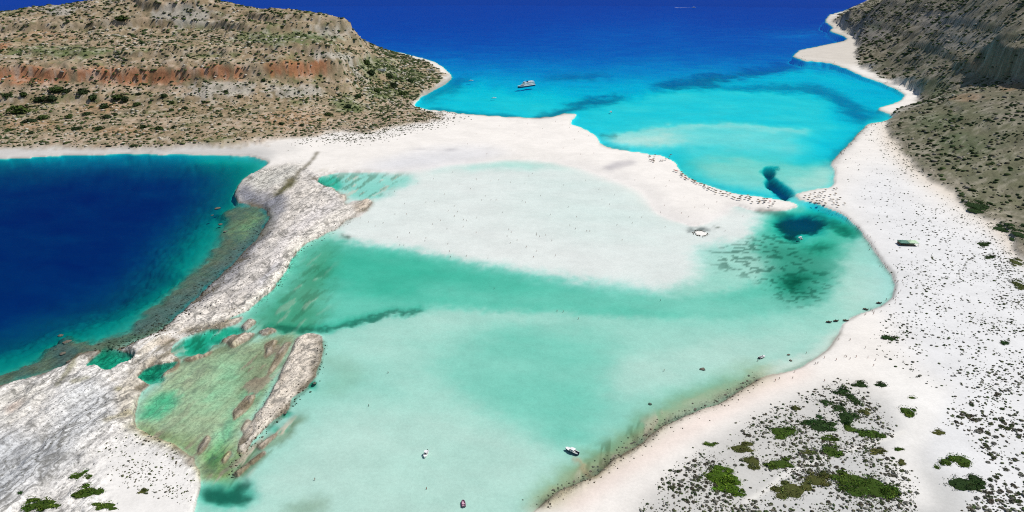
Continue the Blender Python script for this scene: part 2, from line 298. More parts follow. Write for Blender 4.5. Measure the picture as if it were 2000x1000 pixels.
put(A, P([(392, 956), (415, 948), (450, 950), (480, 934), (492, 938), (482, 956), (496, 972), (468, 982), (435, 976), (405, 978)], 6) * .8, (.05, .07, .05))
put(A, ST_([(640, 700), (690, 730), (650, 760)], 22, 20) * .35, (.40, .36, .25))
put(A, P([(540, 1000), (580, 975), (640, 970), (640, 990), (600, 1010)], 14) * .5, (.22, .22, .12))
# weed beds
def weed(m, c=(.07, .085, .06)): put(A, m, c)
weed(ST_([(515, 640), (600, 641), (655, 638), (695, 624), (760, 608), (812, 602)], 6, 5, 3, 3) * .85)
weed(B(680, 460, 14, 6, .9))
weed(CHAN * .95, (.02, .025, .03))
weed(P([(1525, 422), (1580, 414), (1618, 430), (1600, 448), (1568, 456), (1556, 470), (1532, 455), (1515, 438)], 4, 3) * .95, (.03, .035, .045))
weed(B(1552, 545, 26, 13, .95), (.04, .06, .05)); weed(B(1600, 480, 32, 9, .7), (.06, .09, .07)); weed(ST_([(1600, 420), (1645, 440), (1668, 454)], 8, 8, 4) * .8, (.05, .07, .08))
weed(P([(1480, 470), (1560, 480), (1640, 500), (1600, 580), (1560, 600), (1520, 580), (1500, 530)], 26, 12) * .5, (.12, .17, .12))
weed(ST_([(1480, 412), (1520, 416), (1545, 418)], 6, 4, 3, 3) * .8)
weed(P([(1340, 444), (1372, 446), (1392, 450), (1370, 456), (1345, 450)], 4, 2) * .9, (.06, .08, .08)); weed(B(1398, 444, 8, 2.5, .9))
weed(ST_([(1055, 226), (1090, 216), (1110, 208)], 14, 8, 4, 6) * .85, (.10, .11, .12))
weed(P([(1105, 205), (1140, 186), (1225, 180), (1210, 190), (1160, 202), (1125, 210)], 10, 4) * .85, (.10, .115, .13))
weed(ST_([(850, 210), (930, 218), (1010, 226), (1060, 226)], 14, 10, 3, 4) * .7, (.12, .14, .15))
weed(ST_([(835, 185), (880, 165), (900, 150)], 16, 10, 5) * .6, (.14, .15, .14))
weed(P([(1255, 162), (1310, 150), (1420, 135), (1540, 112), (1560, 116), (1500, 132), (1420, 150), (1390, 172), (1340, 170), (1290, 172)], 14, 5) * .8, (.10, .12, .13))
weed(P([(1400, 162), (1500, 158), (1600, 165), (1690, 200), (1720, 225), (1680, 240), (1650, 215), (1590, 180), (1500, 168), (1420, 170)], 16, 5) * .75, (.10, .14, .16))
weed(P([(1060, 135), (1200, 132), (1210, 142), (1130, 150), (1090, 145)], 16, 4) * .6, (.10, .12, .13))
weed(ST_([(1680, 250), (1650, 285), (1625, 318)], 10, 8, 8) * .6, (.16, .16, .15))
weed(ST_([(1172, 263), (1205, 263)], 4, 3, 2, 2) * .8); weed(ST_([(1172, 282), (1195, 289), (1230, 292)], 4, 3, 2, 2) * .8)
weed(ST_([(1330, 336), (1370, 356), (1440, 378)], 4, 4, 3) * .4, (.2, .19, .16))
RIP = P([(1370, 490), (1440, 470), (1520, 440), (1600, 500), (1640, 540), (1600, 600), (1530, 600), (1480, 550), (1400, 530)], 26, 12)
# wrack line and olive shallows of the near beach
put(A, ST_([(1060, 985), (1120, 935), (1190, 885), (1250, 845), (1300, 805), (1400, 765), (1480, 730)], 36, 22, 20, 14) * .85, (.36, .31, .14))
put(A, P([(1130, 930), (1150, 885), (1200, 860), (1260, 830), (1280, 840), (1225, 880), (1170, 935)], 12) * .6, (.34, .29, .17))
put(A, ST_([(1060, 988), (1100, 962), (1165, 930), (1190, 902), (1222, 884), (1262, 862), (1292, 833), (1330, 818), (1380, 798), (1420, 783), (1450, 763), (1480, 742)], 7, 5, 5) * .8, (.17, .145, .10))
put(A, ST_([(1480, 742), (1530, 729), (1590, 702), (1620, 680), (1640, 652)], 5, 4, 3) * .65, (.28, .25, .19))
put(A, ST_([(1675, 445), (1702, 482), (1722, 512), (1744, 534), (1750, 558), (1742, 584), (1720, 600), (1690, 611), (1660, 623)], 4, 3, 3) * .55, (.25, .23, .19))
np.maximum(RK, ST_([(1060, 985), (1165, 925), (1262, 858), (1292, 830), (1400, 785), (1480, 740)], 12, 8, 8) * .7, out=RK)
STREAK = np.maximum.reduce([FLATS * .22, P([(470, 690), (540, 660), (580, 660), (520, 770), (470, 810), (465, 740)], 14) * .95, ST_([(268, 845), (330, 866), (400, 890), (440, 935)], 24, 14) * .9, P([(620, 335), (800, 340), (740, 385), (690, 392), (660, 372)], 10, 5) * .7, P([(1120, 940), (1150, 880), (1200, 850), (1290, 800), (1310, 815), (1262, 862), (1170, 930)], 12) * .7, P([(490, 640), (560, 560), (600, 500), (640, 470), (650, 520), (640, 600), (600, 650)], 20) * .5, P([(470, 885), (520, 850), (590, 805), (560, 850), (480, 930), (430, 940)], 8), P([(240, 700), (300, 650), (420, 630), (500, 620), (560, 650), (400, 700), (300, 730)], 10) * .8])
TONG = ST_([(1128, 892), (1140, 905), (1152, 925), (1160, 935)], 7, 4)
put(A, TONG * .8, (.34, .29, .17)); D = D * (1 - TONG * .85)
# hills
HL = P([(-760, 300), (0, 291), (250, 292), (440, 290), (560, 276), (640, 262), (720, 262), (800, 244), (870, 232), (800, 208), (806, 204), (850, 172), (866, 150), (850, 130), (790, 112), (700, 92), (0, 80), (-760, 80)], 5)
HR = P([(1640, 27), (1630, 42), (1655, 60), (1680, 78), (1672, 105), (1680, 130), (1740, 160), (1795, 182), (1800, 196), (1770, 210), (1730, 232), (1735, 262), (1765, 305), (1800, 345), (1868, 385), (1905, 420), (1950, 440), (1990, 500), (2100, 560), (2760, 650), (2760, -42), (1770, -42)], 5)
HILL = np.maximum(HL, HR)
put(A, ST_([(1735, 240), (1750, 285), (1800, 340), (1870, 385), (1940, 430), (1985, 495), (2100, 565)], 20, 16, 14) * .8, (.62, .53, .42))
put(A, ST_([(-760, 316), (0, 299), (250, 297), (450, 296), (560, 292)], 34, 10, 9, 4) * .85, (.50, .48, .45))
put(A, P([(1600, 20), (1700, 60), (1700, 130), (1650, 128), (1560, 116), (1540, 108), (1600, 84)], 10, 4) * .75, (.52, .47, .40))
put(A, P([(-760, 300), (0, 286), (480, 288), (540, 296), (535, 316), (430, 305), (0, 314), (-760, 335)], 10, 4) * .85, (.50, .48, .45))
HILLC = np.zeros_like(A); put(HILLC, (uu < 1250).astype(np.float32), (.30, .222, .135)); put(HILLC, (uu >= 1250).astype(np.float32), (.180, .158, .108)); put(HILLC, ST_([(1742, 227), (1772, 222), (1800, 219), (1835, 213)], 4, 2, 2, 2) * .9, (.62, .58, .50)); put(HILLC, P([(1735, 250), (1800, 225), (1900, 240), (2000, 280), (2100, 400), (2000, 480), (1920, 410), (1850, 370), (1780, 310)], 40, 16) * .5, (.13, .145, .07))

def samp(img, u, v):
    x = np.clip((u - U0) / ST, 0, CW - 1.001); y = np.clip((v - V0) / ST, 0, CHH - 1.001)
    i = x.astype(int); j = y.astype(int); fx = x - i; fy = y - j
    if img.ndim == 3: fx = fx[..., None]; fy = fy[..., None]
    return (img[j, i] * (1 - fx) + img[j, i + 1] * fx) * (1 - fy) + (img[j + 1, i] * (1 - fx) + img[j + 1, i + 1] * fx) * fy

# ------------------------------------------------------------------ relief of the hills (surface through surveyed points)
ctl = []
def cz(u, v, z): x, y = ground(u, v, z); ctl.append((float(x), float(y), z))
def cy(u, *vy):
    for v, Y in vy: ctl.append(at_y(u, v, Y))
for u, v in [(-500, 300), (-250, 296), (0, 291), (130, 291), (250, 292), (440, 290), (560, 277), (640, 264), (720, 260), (800, 243), (815, 210), (850, 172), (872, 150), (850, 124), (800, 109), (750, 98), (700, 90), (500, 80), (200, 80), (-100, 80), (-500, 80)]: cz(u, v, 2.5)
cy(-500, (245, 1210), (180, 1340), (130, 1430), (100, 1520), (70, 1650), (60, 2000))
cy(-250, (240, 1220), (180, 1340), (130, 1430), (100, 1520), (64, 1650), (48, 1740))
cy(0, (235, 1230), (180, 1345), (130, 1400), (100, 1520), (64, 1650), (40, 1720))
cy(150, (238, 1220), (180, 1345), (128, 1400), (100, 1520), (58, 1680), (10, 1800))
cy(300, (242, 1200), (195, 1310), (165, 1375), (122, 1415), (98, 1520), (55, 1720), (4, 1790), (-6, 1850))
cy(410, (50, 1730), (8, 1780), (0, 1850))
cy(450, (250, 1170), (205, 1300), (165, 1375), (128, 1410), (100, 1500), (60, 1640), (24, 1760))
cy(560, (252, 1190), (210, 1300), (165, 1400), (128, 1430), (100, 1510), (75, 1600), (31, 1740))
cy(640, (235, 1260), (200, 1370), (155, 1450), (108, 1475), (98, 1540), (72, 1650), (37, 1730))
cy(690, (225, 1320), (200, 1390), (150, 1520), (112, 1600), (85, 1690), (50, 1715))
cy(712, (190, 1450), (150, 1590), (112, 1760), (88, 1900))
cy(760, (205, 1440), (170, 1580), (135, 1780), (112, 2050))
cy(810, (175, 1590), (140, 1840))
for x, y, z in [(-900, 2150, 110), (-520, 2150, 95), (-640, 2000, 125), (-900, 2700, 10), (-500, 2700, 10), (-250, 2500, 6), (-1500, 1800, 120), (-1500, 2600, 10)]: ctl.append((x, y, z))
for u, v in [(1735, 236), (1740, 265), (1768, 305), (1802, 345), (1868, 387), (1940, 432), (1988, 498), (2100, 562), (2300, 610), (2600, 650), (1700, 157), (1742, 168), (1790, 190), (1660, 132), (1640, 110), (1660, 80), (1640, 60), (1622, 40), (1650, 22), (1700, 8)]: cz(u, v, 2.5)
cy(2000, (400, 800), (350, 850), (300, 930), (250, 1020), (200, 1140), (150, 1260), (130, 1310), (70, 1420), (40, 1500), (0, 1650), (-40, 1800))
cy(2150, (350, 830), (250, 970), (150, 1180), (60, 1400), (-20, 1650))
cy(2400, (450, 640), (300, 800), (150, 1050), (0, 1300))
cy(1900, (350, 880), (300, 980), (250, 1090), (200, 1240), (150, 1430), (100, 1600), (60, 1720), (20, 1850), (-14, 2000))
cy(1820, (300, 1030), (250, 1140), (200, 1340), (150, 1570), (100, 1850), (50, 2150), (15, 2350), (-8, 2500))
cy(1760, (240, 1230), (212, 1390), (150, 1835), (100, 2170), (50, 2480), (15, 2700), (-4, 2850))
cy(1715, (120, 2110), (80, 2480), (40, 2800), (10, 3050))
cy(1670, (100, 2370), (60, 3050), (35, 3350), (18, 3550))
for x, y, z in [(2200, 2000, 260), (1600, 2600, 200), (2400, 3200, 150), (1900, 3600, 40), (2500, 1200, 250), (1500, 700, 200)]: ctl.append((x, y, z))
ctl = np.array(ctl)
def tps_fit(P3):
    s = 1000.0; X = P3[:, :2] / s; n = len(X)
    r2 = ((X[:, None] - X[None]) ** 2).sum(-1); K = r2 * np.log(r2 + 1e-12) * .5 + np.eye(n) * 2e-4
    Q = np.hstack([np.ones((n, 1)), X]); M = np.zeros((n + 3, n + 3)); M[:n, :n] = K; M[:n, n:] = Q; M[n:, :n] = Q.T
    return X, np.linalg.solve(M, np.concatenate([P3[:, 2], np.zeros(3)]))
TX, TW = tps_fit(ctl)
def tps(x, y):
    x = x / 1000.0; y = y / 1000.0
    r = TW[-3] + TW[-2] * x + TW[-1] * y
    for k in range(len(TX)):
        q = (x - TX[k, 0]) ** 2 + (y - TX[k, 1]) ** 2
        r = r + TW[k] * .5 * q * np.log(q + 1e-12)
    return r
CLIFF = [at_y(1925, 60, 1520), at_y(1935, 95, 1440), at_y(1960, 120, 1350), at_y(2010, 140, 1270), at_y(2080, 150, 1180)]
SUMMIT = [(at_y(345, 0, 1830)[0], 1830, 95, 70, 12), (at_y(590, 30, 1735)[0], 1735, 118, 48, 11), (at_y(640, 105, 1500)[0] - 70, 1530, 110, 55, 8)]
def polyline_sd(x, y, pts):
    best = np.full(x.shape, 1e9); sg = np.ones(x.shape); tt = np.zeros(x.shape); n = len(pts) - 1
    for k in range(n):
        ax, ay = pts[k][0], pts[k][1]; bx, by = pts[k + 1][0], pts[k + 1][1]
        L = (bx - ax) ** 2 + (by - ay) ** 2
        t = np.clip(((x - ax) * (bx - ax) + (y - ay) * (by - ay)) / L, 0, 1)
        d = np.hypot(x - ax - t * (bx - ax), y - ay - t * (by - ay))
        c = (bx - ax) * (y - ay) - (by - ay) * (x - ax)
        m = d < best; best = np.where(m, d, best); sg = np.where(m, np.sign(c), sg); tt = np.where(m, (k + t) / n, tt)
    return best * sg, tt

def survey(x, y):
    """everything known about a place on the map: height, colour, depth, ..."""
    x = np.asarray(x, float); y = np.asarray(y, float)
    u, v = pix(x, y, 0 * x)
    rough = 1.6 + 3.6 * samp(np.maximum(RK, REEFM), u, v)
    su = rough * 2.6 * fbm(x / 16, y / 16, 3); sv = rough * 1.5 * fbm(x / 16, y / 16, 9)
    sh_ = sstep(1900, 900, y); su = su + sh_ * 7 * fbm(x / 40, y / 40, 23); sv = sv + sh_ * 5 * fbm(x / 40, y / 40, 29)
    wu, wv = u + su, v + sv
    hu = u + 26 * fbm(x / 40, y / 40, 13) + 14 * fbm(x / 9, y / 9, 15); hv = v + 12 * fbm(x / 40, y / 40, 17) + 8 * fbm(x / 9, y / 9, 19)
    m = samp(LANDS, wu, wv); mw = samp(LANDW, wu, wv)
    off = np.clip(1 - 1.25 * mw, 0, 1); farw = sstep(600, 1100, y)
    fu = wu + off * (farw * (46 * fbm(x / 110, y / 200, 161) + 34 * fbm(x / 25, y / 50, 163) + 16 * fbm(x / 8, y / 16, 164)) + (1 - farw) * (26 * fbm(x / 26, y / 26, 165) + 22 * fbm(x / 7, y / 7, 167) + 12 * fbm(x / 2.6, y / 2.6, 168)))
    fv = wv + off * (farw * (16 * fbm(x / 110, y / 200, 171) + 15 * fbm(x / 25, y / 50, 173) + 7 * fbm(x / 8, y / 16, 174)) + (1 - farw) * (15 * fbm(x / 26, y / 26, 175) + 14 * fbm(x / 7, y / 7, 177) + 8 * fbm(x / 2.6, y / 2.6, 178)))
    d = samp(D, fu, fv); g = samp(G, fu, fv); sc = samp(SC, fu, fv); a = samp(A, fu, fv); rk = samp(RK, wu, wv); hl = samp(HILL, hu, hv) * sstep(.55, .9, m); hc = samp(HILLC, hu, hv); a = a * (1 - hl)[..., None] + hc * hl[..., None]
    d = d * (1 + (.16 + .25 * sstep(1.5, 4, d)) * fbm(x / 60, y / 40, 21) + .22 * fbm(x / 9, y / 9, 5) * np.clip(rk + .15, 0, 1))
    rip = samp(RIP, u, v)
    rm = np.clip(rip * sstep(.05, .16, fbm(x / 6 + y / 30, y / 4.5, 55, 3) * rip + .02 * rip), 0, 1) * .7
    a = a * (1 - rm)[..., None] + rm[..., None] * np.array((.05, .11, .08))
    st = np.clip(samp(STREAK, u, v), 0, 1) * sstep(.04, .12, fbm((x * .97 - y * .22) / 4.5, (y * .97 + x * .22) / 26, 57, 3))
    a = a * (1 - .75 * st)[..., None] + (.75 * st)[..., None] * np.array((.17, .14, .07))
    st2 = np.clip(samp(STREAK, u, v), 0, 1) * sstep(.13, .18, fbm((x * .97 - y * .22) / 6, (y * .97 + x * .22) / 30, 59, 3))
    d = d * (1 - .93 * st2); a = a * (1 - .8 * st2)[..., None] + (.8 * st2)[..., None] * np.array((.52, .45, .35))
    # rocky beds are uneven
    zw = -d * sstep(.5, .12, m) + np.where(m < .5, rk * 1.1 * fbm(x / 7, y / 7, 31) * np.clip(d, .2, 1.2), 0)
    zl = .9 * sstep(.5, 1.0, m) + 1.1 * np.clip(mw - .5, 0, .5) * 2
    zl = zl + rk * (.95 * sstep(.5, .9, m) * (.45 + 1.5 * fbm(x / 18, y / 18, 41) + .9 * fbm(x / 5, y / 5, 43)))
    sx_ = x * .97 - y * .22; sy_ = y * .97 + x * .22
    sn = fbm(sx_ / 11 + .8 * fbm(x / 14, y / 14, 191), sy_ / 60, 193, 3)
    zl = zl + rk * sstep(.6, .95, m) * (1.1 * sstep(-.10, -.06, sn) + 1.1 * sstep(.02, .06, sn) + .9 * sstep(.14, .17, sn) - 1.2)
    zl = zl + .35 * fbm(x / 22, y / 22, 47) * sstep(.6, 1, m)
    z = np.where(m < .5, np.minimum(zw, .35 * rk), np.maximum(zl, .02))
    h = np.zeros_like(x)
    k = hl > .02
    if k.any():
        xx, yy = x[k], y[k]
        t = tps(xx, yy)
        sd_, tt = polyline_sd(xx, yy, CLIFF)
        along = sstep(0, .25, tt) * sstep(1., .8, tt)
        t = t - 14 * sstep(-90, -4, sd_) * sstep(2, -4, sd_) * along + 34 * sstep(-3, 5, sd_) * sstep(190, 10, sd_) * along
        jx = xx + 14 * fbm(xx / 30, yy / 30, 181); jy = yy + 14 * fbm(xx / 30, yy / 30, 183)
        for cx_, cy_, rx_, ry_, hh_ in SUMMIT:
            qq = np.sqrt(((jx - cx_) / rx_) ** 2 + ((jy - cy_) / ry_) ** 2); t = t + hh_ * sstep(1.06, .93, qq)
        jt = t + 9 * fbm(xx / 60, yy / 60, 151, 4)
        t = t + np.where(xx < 300, 1.0, .5) * (15 * (sstep(64, 70, jt) - sstep(40, 110, jt)) + 9 * (sstep(94, 98, jt) - sstep(80, 120, jt)) + 12 * (sstep(128, 133, jt) - sstep(105, 165, jt)) + 6 * (sstep(30, 33, jt) - sstep(14, 54, jt)))
        amp = np.clip(t / 60, .05, 1)
        amp = amp * np.where(xx > 300, .55, 1.0)
        t = t + amp * (17 * fbm(xx / 170, yy / 170, 61, 3) + 11 * fbm(xx / 45, yy / 45, 67, 4) - 8 * np.abs(fbm(xx / 28, yy / 28, 71, 3)) * 2)
        h[k] = np.clip(t, 0, None) * sstep(.05, .8, hl[k])
    z = z + h
    wetm = np.where(m > .5, sstep(.99, .6, m), 0) * (1 - np.clip(rk, 0, 1)) * (1 - hl) * .22 * (1 - .9 * samp(SOFT, u, v))
    a = a * (1 - wetm)[..., None]
    tl = np.exp(-((z - .1) / .42) ** 2) * np.clip(rk * 1.6, 0, 1) * .85 * (1 - hl)
    a = a * (1 - tl)[..., None] + tl[..., None] * np.array((.13, .105, .06))
    return dict(u=wu, v=wv, z=z, m=m, d=d, g=g, sc=sc, a=a, rk=rk, hl=hl, h=h)

# ------------------------------------------------------------------ the ground mesh: fan-shaped grid, finer close by
rows = [190.0]
vr = 1290.0
while rows[-1] < 1100:
    vr -= 3.0
    r = float(ground(1000, vr)[1])
    if r > rows[-1]: rows.append(r)
while rows[-1] < 2700: rows.append(rows[-1] + 5.0)
while rows[-1] < 4600: rows.append(rows[-1] + 17.0)
while rows[-1] < 7000: rows.append(rows[-1] * 1.03)
rows = np.array(rows)
cols = np.tan(np.radians(np.linspace(-45, 45, 811)))
GX = cols[None, :] * rows[:, None]; GY = np.repeat(rows[:, None], len(cols), 1)
info = survey(GX, GY)
Z = info['z'].copy()

def grid_mesh(name, X, Y, Zz, keep=None):
    nr, nc = X.shape
    idx = np.arange(nr * nc).reshape(nr, nc)
    q = np.stack([idx[:-1, :-1], idx[:-1, 1:], idx[1:, 1:], idx[1:, :-1]], -1).reshape(-1, 4)
    if keep is not None:
        q = q[keep[:-1, :-1].ravel()]
    used = np.unique(q); remap = np.full(nr * nc, -1); remap[used] = np.arange(len(used)); q = remap[q]
    co = np.stack([X.ravel(), Y.ravel(), Zz.ravel()], -1)[used]
    me = bpy.data.meshes.new(name)
    me.vertices.add(len(co)); me.vertices.foreach_set('co', co.astype(np.float32).ravel())
    me.loops.add(len(q) * 4); me.loops.foreach_set('vertex_index', q.astype(np.int32).ravel())
    me.polygons.add(len(q)); me.polygons.foreach_set('loop_start', np.arange(0, len(q) * 4, 4, dtype=np.int32))
    me.polygons.foreach_set('use_smooth', np.ones(len(q), bool))
    me.update(calc_edges=True)
    return me, used
def fattr(me, name, vals):
    at = me.attributes.new(name, 'FLOAT', 'POINT'); at.data.foreach_set('value', vals.astype(np.float32).ravel())
def cattr(me, name, vals):
    at = me.attributes.new(name, 'FLOAT_COLOR', 'POINT')
    at.data.foreach_set('color', np.concatenate([vals, np.ones((len(vals), 1))], 1).astype(np.float32).ravel())

# hill colours: rock, red earth and scrub placed by where they lie on the slopes
def hill_colour(x, y, z, a, hl):
    u, v = pix(x, y, z)
    left = u < 1200
    u = u + 70 * fbm(x / 50, y / 50, 141); v = v + 12 * fbm(x / 60, y / 60, 143)
    n1 = fbm(x / 60, y / 60, 81) * 2; n2 = fbm(x / 22, y / 22, 87) * 2; n3 = fbm(x / 9, y / 9, 91) * 2
    col = a.copy()
    def mixc(m, c):
        nonlocal col
        m = np.clip(m, 0, 1) * hl; col = col * (1 - m)[..., None] + m[..., None] * np.array(c)
    def zone(cu, cv, ru, rv): return np.exp(-(((u - cu) / ru) ** 2 + ((v - cv) / rv) ** 2) * 1.2)
    L = left.astype(float); R_ = 1 - L
    mixc(L * sstep(.0, .6, n1 + .1) * .6, (.37, .30, .20))
    mixc(L * sstep(.1, .5, n2) * .7, (.13, .16, .05))
    bandz = np.sin(z / 5.5 + 5 * fbm(x / 90, y / 90, 211)) + .8 * np.sin(z / 2.3 + 3 * fbm(x / 60, y / 60, 213))
    mixc(L * sstep(.2, 1.2, bandz + .8 * n2) * .6, (.44, .33, .235))
    mixc(R_ * sstep(.4, 1.3, bandz + .8 * n2) * .4, (.30, .26, .21))
    # red scarp
    red = np.maximum.reduce([zone(60, 148, 150, 24), zone(240, 150, 130, 22), zone(330, 150, 60, 26), zone(440, 140, 70, 22), zone(590, 133, 80, 20), zone(5, 90, 30, 14)])
    mixc(L * sstep(.3, .75, red + .35 * n2 + .45 * n3) * .85, (.42, .17, .08))
    mixc(L * sstep(.35, .8, np.maximum.reduce([zone(200, 210, 90, 16), zone(100, 70, 90, 14), zone(60, 245, 90, 14), zone(560, 235, 90, 24), zone(240, 255, 90, 10), zone(740, 165, 14, 14)]) + .4 * n2 + .5 * n3) * .7, (.36, .22, .12))
    # grey limestone
    grey = np.maximum.reduce([zone(350, 28, 80, 26), zone(640, 62, 60, 18), zone(640, 110, 60, 10), zone(420, 175, 110, 22), zone(690, 130, 20, 30), zone(120, 20, 60, 14), zone(560, 180, 80, 16)])
    mixc(L * sstep(.35, .8, grey + .5 * n2 + .5 * n3) * .75, (.40, .375, .33))
    # green flank
    grn = np.maximum.reduce([zone(740, 130, 50, 30), zone(760, 180, 60, 22), zone(800, 150, 50, 22), zone(680, 205, 40, 20), zone(560, 75, 140, 16), zone(120, 100, 140, 14)])
    mixc(L * sstep(.3, .8, grn + .5 * n2 + .4 * n3) * .8, (.105, .15, .05))
    # right hill
    mixc(R_ * sstep(.0, .5, n2) * .6, (.115, .125, .07))
    mixc(R_ * sstep(.15, .6, n1) * .5, (.26, .22, .175))
    mixc(R_ * sstep(.35, .8, np.maximum.reduce([zone(1880, 80, 70, 26), zone(1830, 40, 90, 30), zone(1700, 60, 40, 40)]) + .3 * n2) * .7, (.26, .235, .205))
    mixc(R_ * sstep(.4, .8, np.maximum.reduce([zone(1930, 130, 60, 14), zone(1985, 170, 40, 16), zone(1900, 190, 60, 12)]) + .3 * n2) * .6, (.33, .21, .12))
    mixc(R_ * sstep(.3, .8, np.maximum.reduce([zone(1820, 170, 50, 24), zone(1830, 235, 60, 20), zone(1880, 280, 70, 24), zone(1700, 50, 30, 12)]) + .4 * n2) * .6, (.09, .12, .055))
    mixc(sstep(.12, .4, n3) * np.where(left, .5, .3), (.52, .46, .37))
    mixc(sstep(.10, .4, -n3) * .5, (.085, .085, .045))
    return col
alb = hill_colour(GX, GY, Z, info['a'], info['hl'])

me, used = grid_mesh('terrain', GX, GY, Z)
cattr(me, 'alb', alb.reshape(-1, 3)[used]); fattr(me, 'rk', np.clip(info['rk'] + info['hl'] * .45, 0, 1).ravel()[used]); fattr(me, 'hl', info['hl'].ravel()[used])

def nmat(name):
    m = bpy.data.materials.new(name); m.use_nodes = True
    nt = m.node_tree; b = nt.nodes['Principled BSDF']
    return m, nt, nt.nodes, nt.links, b
def MATH(nt, op, a, b=None, clamp=False):
    n = nt.nodes.new('ShaderNodeMath'); n.operation = op; n.use_clamp = clamp
    for i, s in enumerate((a, b)):
        if s is None: continue
        if isinstance(s, (int, float)): n.inputs[i].default_value = s
        else: nt.links.new(s, n.inputs[i])
    return n.outputs[0]
def MIX(nt, fac, a, b, mode='MIX'):
    n = nt.nodes.new('ShaderNodeMix'); n.data_type = 'RGBA'; n.blend_type = mode
    for s, i in ((fac, 0), (a, 6), (b, 7)):
        if isinstance(s, (int, float)): n.inputs[i].default_value = s
        elif isinstance(s, tuple): n.inputs[i].default_value = (*s, 1)
        else: nt.links.new(s, n.inputs[i])
    return n.outputs[2]
def NOISE(nt, scale, detail=4, rough=.6, vec=None, stretch=None):
    n = nt.nodes.new('ShaderNodeTexNoise'); n.inputs['Scale'].default_value = scale; n.inputs['Detail'].default_value = detail; n.inputs['Roughness'].default_value = rough
    g = nt.nodes.new('ShaderNodeNewGeometry'); out = g.outputs['Position']
    if stretch:
        mp = nt.nodes.new('ShaderNodeMapping'); mp.vector_type = 'TEXTURE'; mp.inputs['Rotation'].default_value = (0, 0, stretch[0]); mp.inputs['Scale'].default_value = (stretch[1], stretch[2], 1)
        nt.links.new(out, mp.inputs[0]); out = mp.outputs[0]
    nt.links.new(out, n.inputs['Vector'])
    return n.outputs['Fac']
def RAMP(nt, fac, stops):
    n = nt.nodes.new('ShaderNodeMapRange'); n.interpolation_type = 'SMOOTHSTEP'
    n.inputs[1].default_value, n.inputs[2].default_value, n.inputs[3].default_value, n.inputs[4].default_value = stops
    nt.links.new(fac, n.inputs[0]); return n.outputs[0]
def ATTR(nt, name):
    n = nt.nodes.new('ShaderNodeAttribute'); n.attribute_name = name; return n

# terrain material
M_ter, nt, nd, lk, bs = nmat('terrain_ground')
al = ATTR(nt, 'alb').outputs['Color']; rk = ATTR(nt, 'rk').outputs['Fac']; hlA = ATTR(nt, 'hl').outputs['Fac']
fine = NOISE(nt, .55, 5, .7); mid = NOISE(nt, .12, 5, .65); big = NOISE(nt, .025, 4, .6)
bed = NOISE(nt, .30, 4, .6, stretch=(rad(77), 4.5, 1))
f1 = RAMP(nt, fine, (.3, .7, .80, 1.16)); f2 = RAMP(nt, mid, (.3, .7, .965, 1.025)); f3 = RAMP(nt, big, (.3, .7, .95, 1.035))
sandv = MATH(nt, 'MULTIPLY', MATH(nt, 'MULTIPLY', RAMP(nt, fine, (.3, .7, .95, 1.04)), f2), f3)
rockv = MATH(nt, 'MULTIPLY', MATH(nt, 'MULTIPLY', RAMP(nt, fine, (.38, .54, .62, 1.10)), RAMP(nt, mid, (.35, .6, .82, 1.08))), RAMP(nt, bed, (.36, .52, .66, 1.08)))
sandv = RAMP(nt, sandv, (.5, 1.3, .62, 1.2))
vmix = nt.nodes.new('ShaderNodeMix'); lk.new(rk, vmix.inputs[0]); lk.new(sandv, vmix.inputs[2]); lk.new(rockv, vmix.inputs[3])
comb = nt.nodes.new('ShaderNodeCombineColor')
for i in range(3): lk.new(vmix.outputs[0], comb.inputs[i])
colr = MIX(nt, 1.0, al, comb.outputs[0], 'MULTIPLY')
# thin dark cracks in bare rock
vor = nt.nodes.new('ShaderNodeTexVoronoi'); vor.feature = 'DISTANCE_TO_EDGE'; vor.inputs['Scale'].default_value = .11
gp = nt.nodes.new('ShaderNodeNewGeometry'); wob = nt.nodes.new('ShaderNodeTexNoise'); wob.inputs['Scale'].default_value = .08; lk.new(gp.outputs['Position'], wob.inputs['Vector'])
vm = nt.nodes.new('ShaderNodeVectorMath'); vm.operation = 'MULTIPLY_ADD'; vm.inputs[1].default_value = (22, 22, 0); lk.new(wob.outputs['Color'], vm.inputs[0]); lk.new(gp.outputs['Position'], vm.inputs[2])
mp = nt.nodes.new('ShaderNodeMapping'); mp.vector_type = 'TEXTURE'; mp.inputs['Rotation'].default_value = (0, 0, rad(77)); mp.inputs['Scale'].default_value = (3.4, .8, 1); lk.new(vm.outputs[0], mp.inputs[0]); lk.new(mp.outputs[0], vor.inputs['Vector'])
crack = MATH(nt, 'MULTIPLY', MATH(nt, 'MULTIPLY', RAMP(nt, vor.outputs['Distance'], (.0, .13, 1, 0)), MATH(nt, 'MULTIPLY', rk, RAMP(nt, big, (.44, .56, .0, 1.0)))), MATH(nt, 'SUBTRACT', 1.0, hlA, True))
colr = MIX(nt, MATH(nt, 'MULTIPLY', crack, .7), colr, (.12, .115, .10))
b2 = NOISE(nt, .085, 3, .55, stretch=(rad(77), 5.0, 1))
ln = MATH(nt, 'MULTIPLY', RAMP(nt, MATH(nt, 'ABSOLUTE', MATH(nt, 'SUBTRACT', MATH(nt, 'FRACT', MATH(nt, 'MULTIPLY', b2, 7.0)), .5)), (.0, .07, 1, 0)), MATH(nt, 'MULTIPLY', MATH(nt, 'MULTIPLY', rk, MATH(nt, 'SUBTRACT', 1.0, hlA, True)), RAMP(nt, mid, (.42, .55, .1, .9))))
colr = MIX(nt, MATH(nt, 'MULTIPLY', ln, .7), colr, (.13, .125, .10))
lk.new(colr, bs.inputs['Base Color']); bs.inputs['Roughness'].default_value = .95; bs.inputs['Specular IOR Level'].default_value = .15
bmp = nt.nodes.new('ShaderNodeBump'); bmp.inputs['Strength'].default_value = .9; bmp.inputs['Distance'].default_value = 1.0
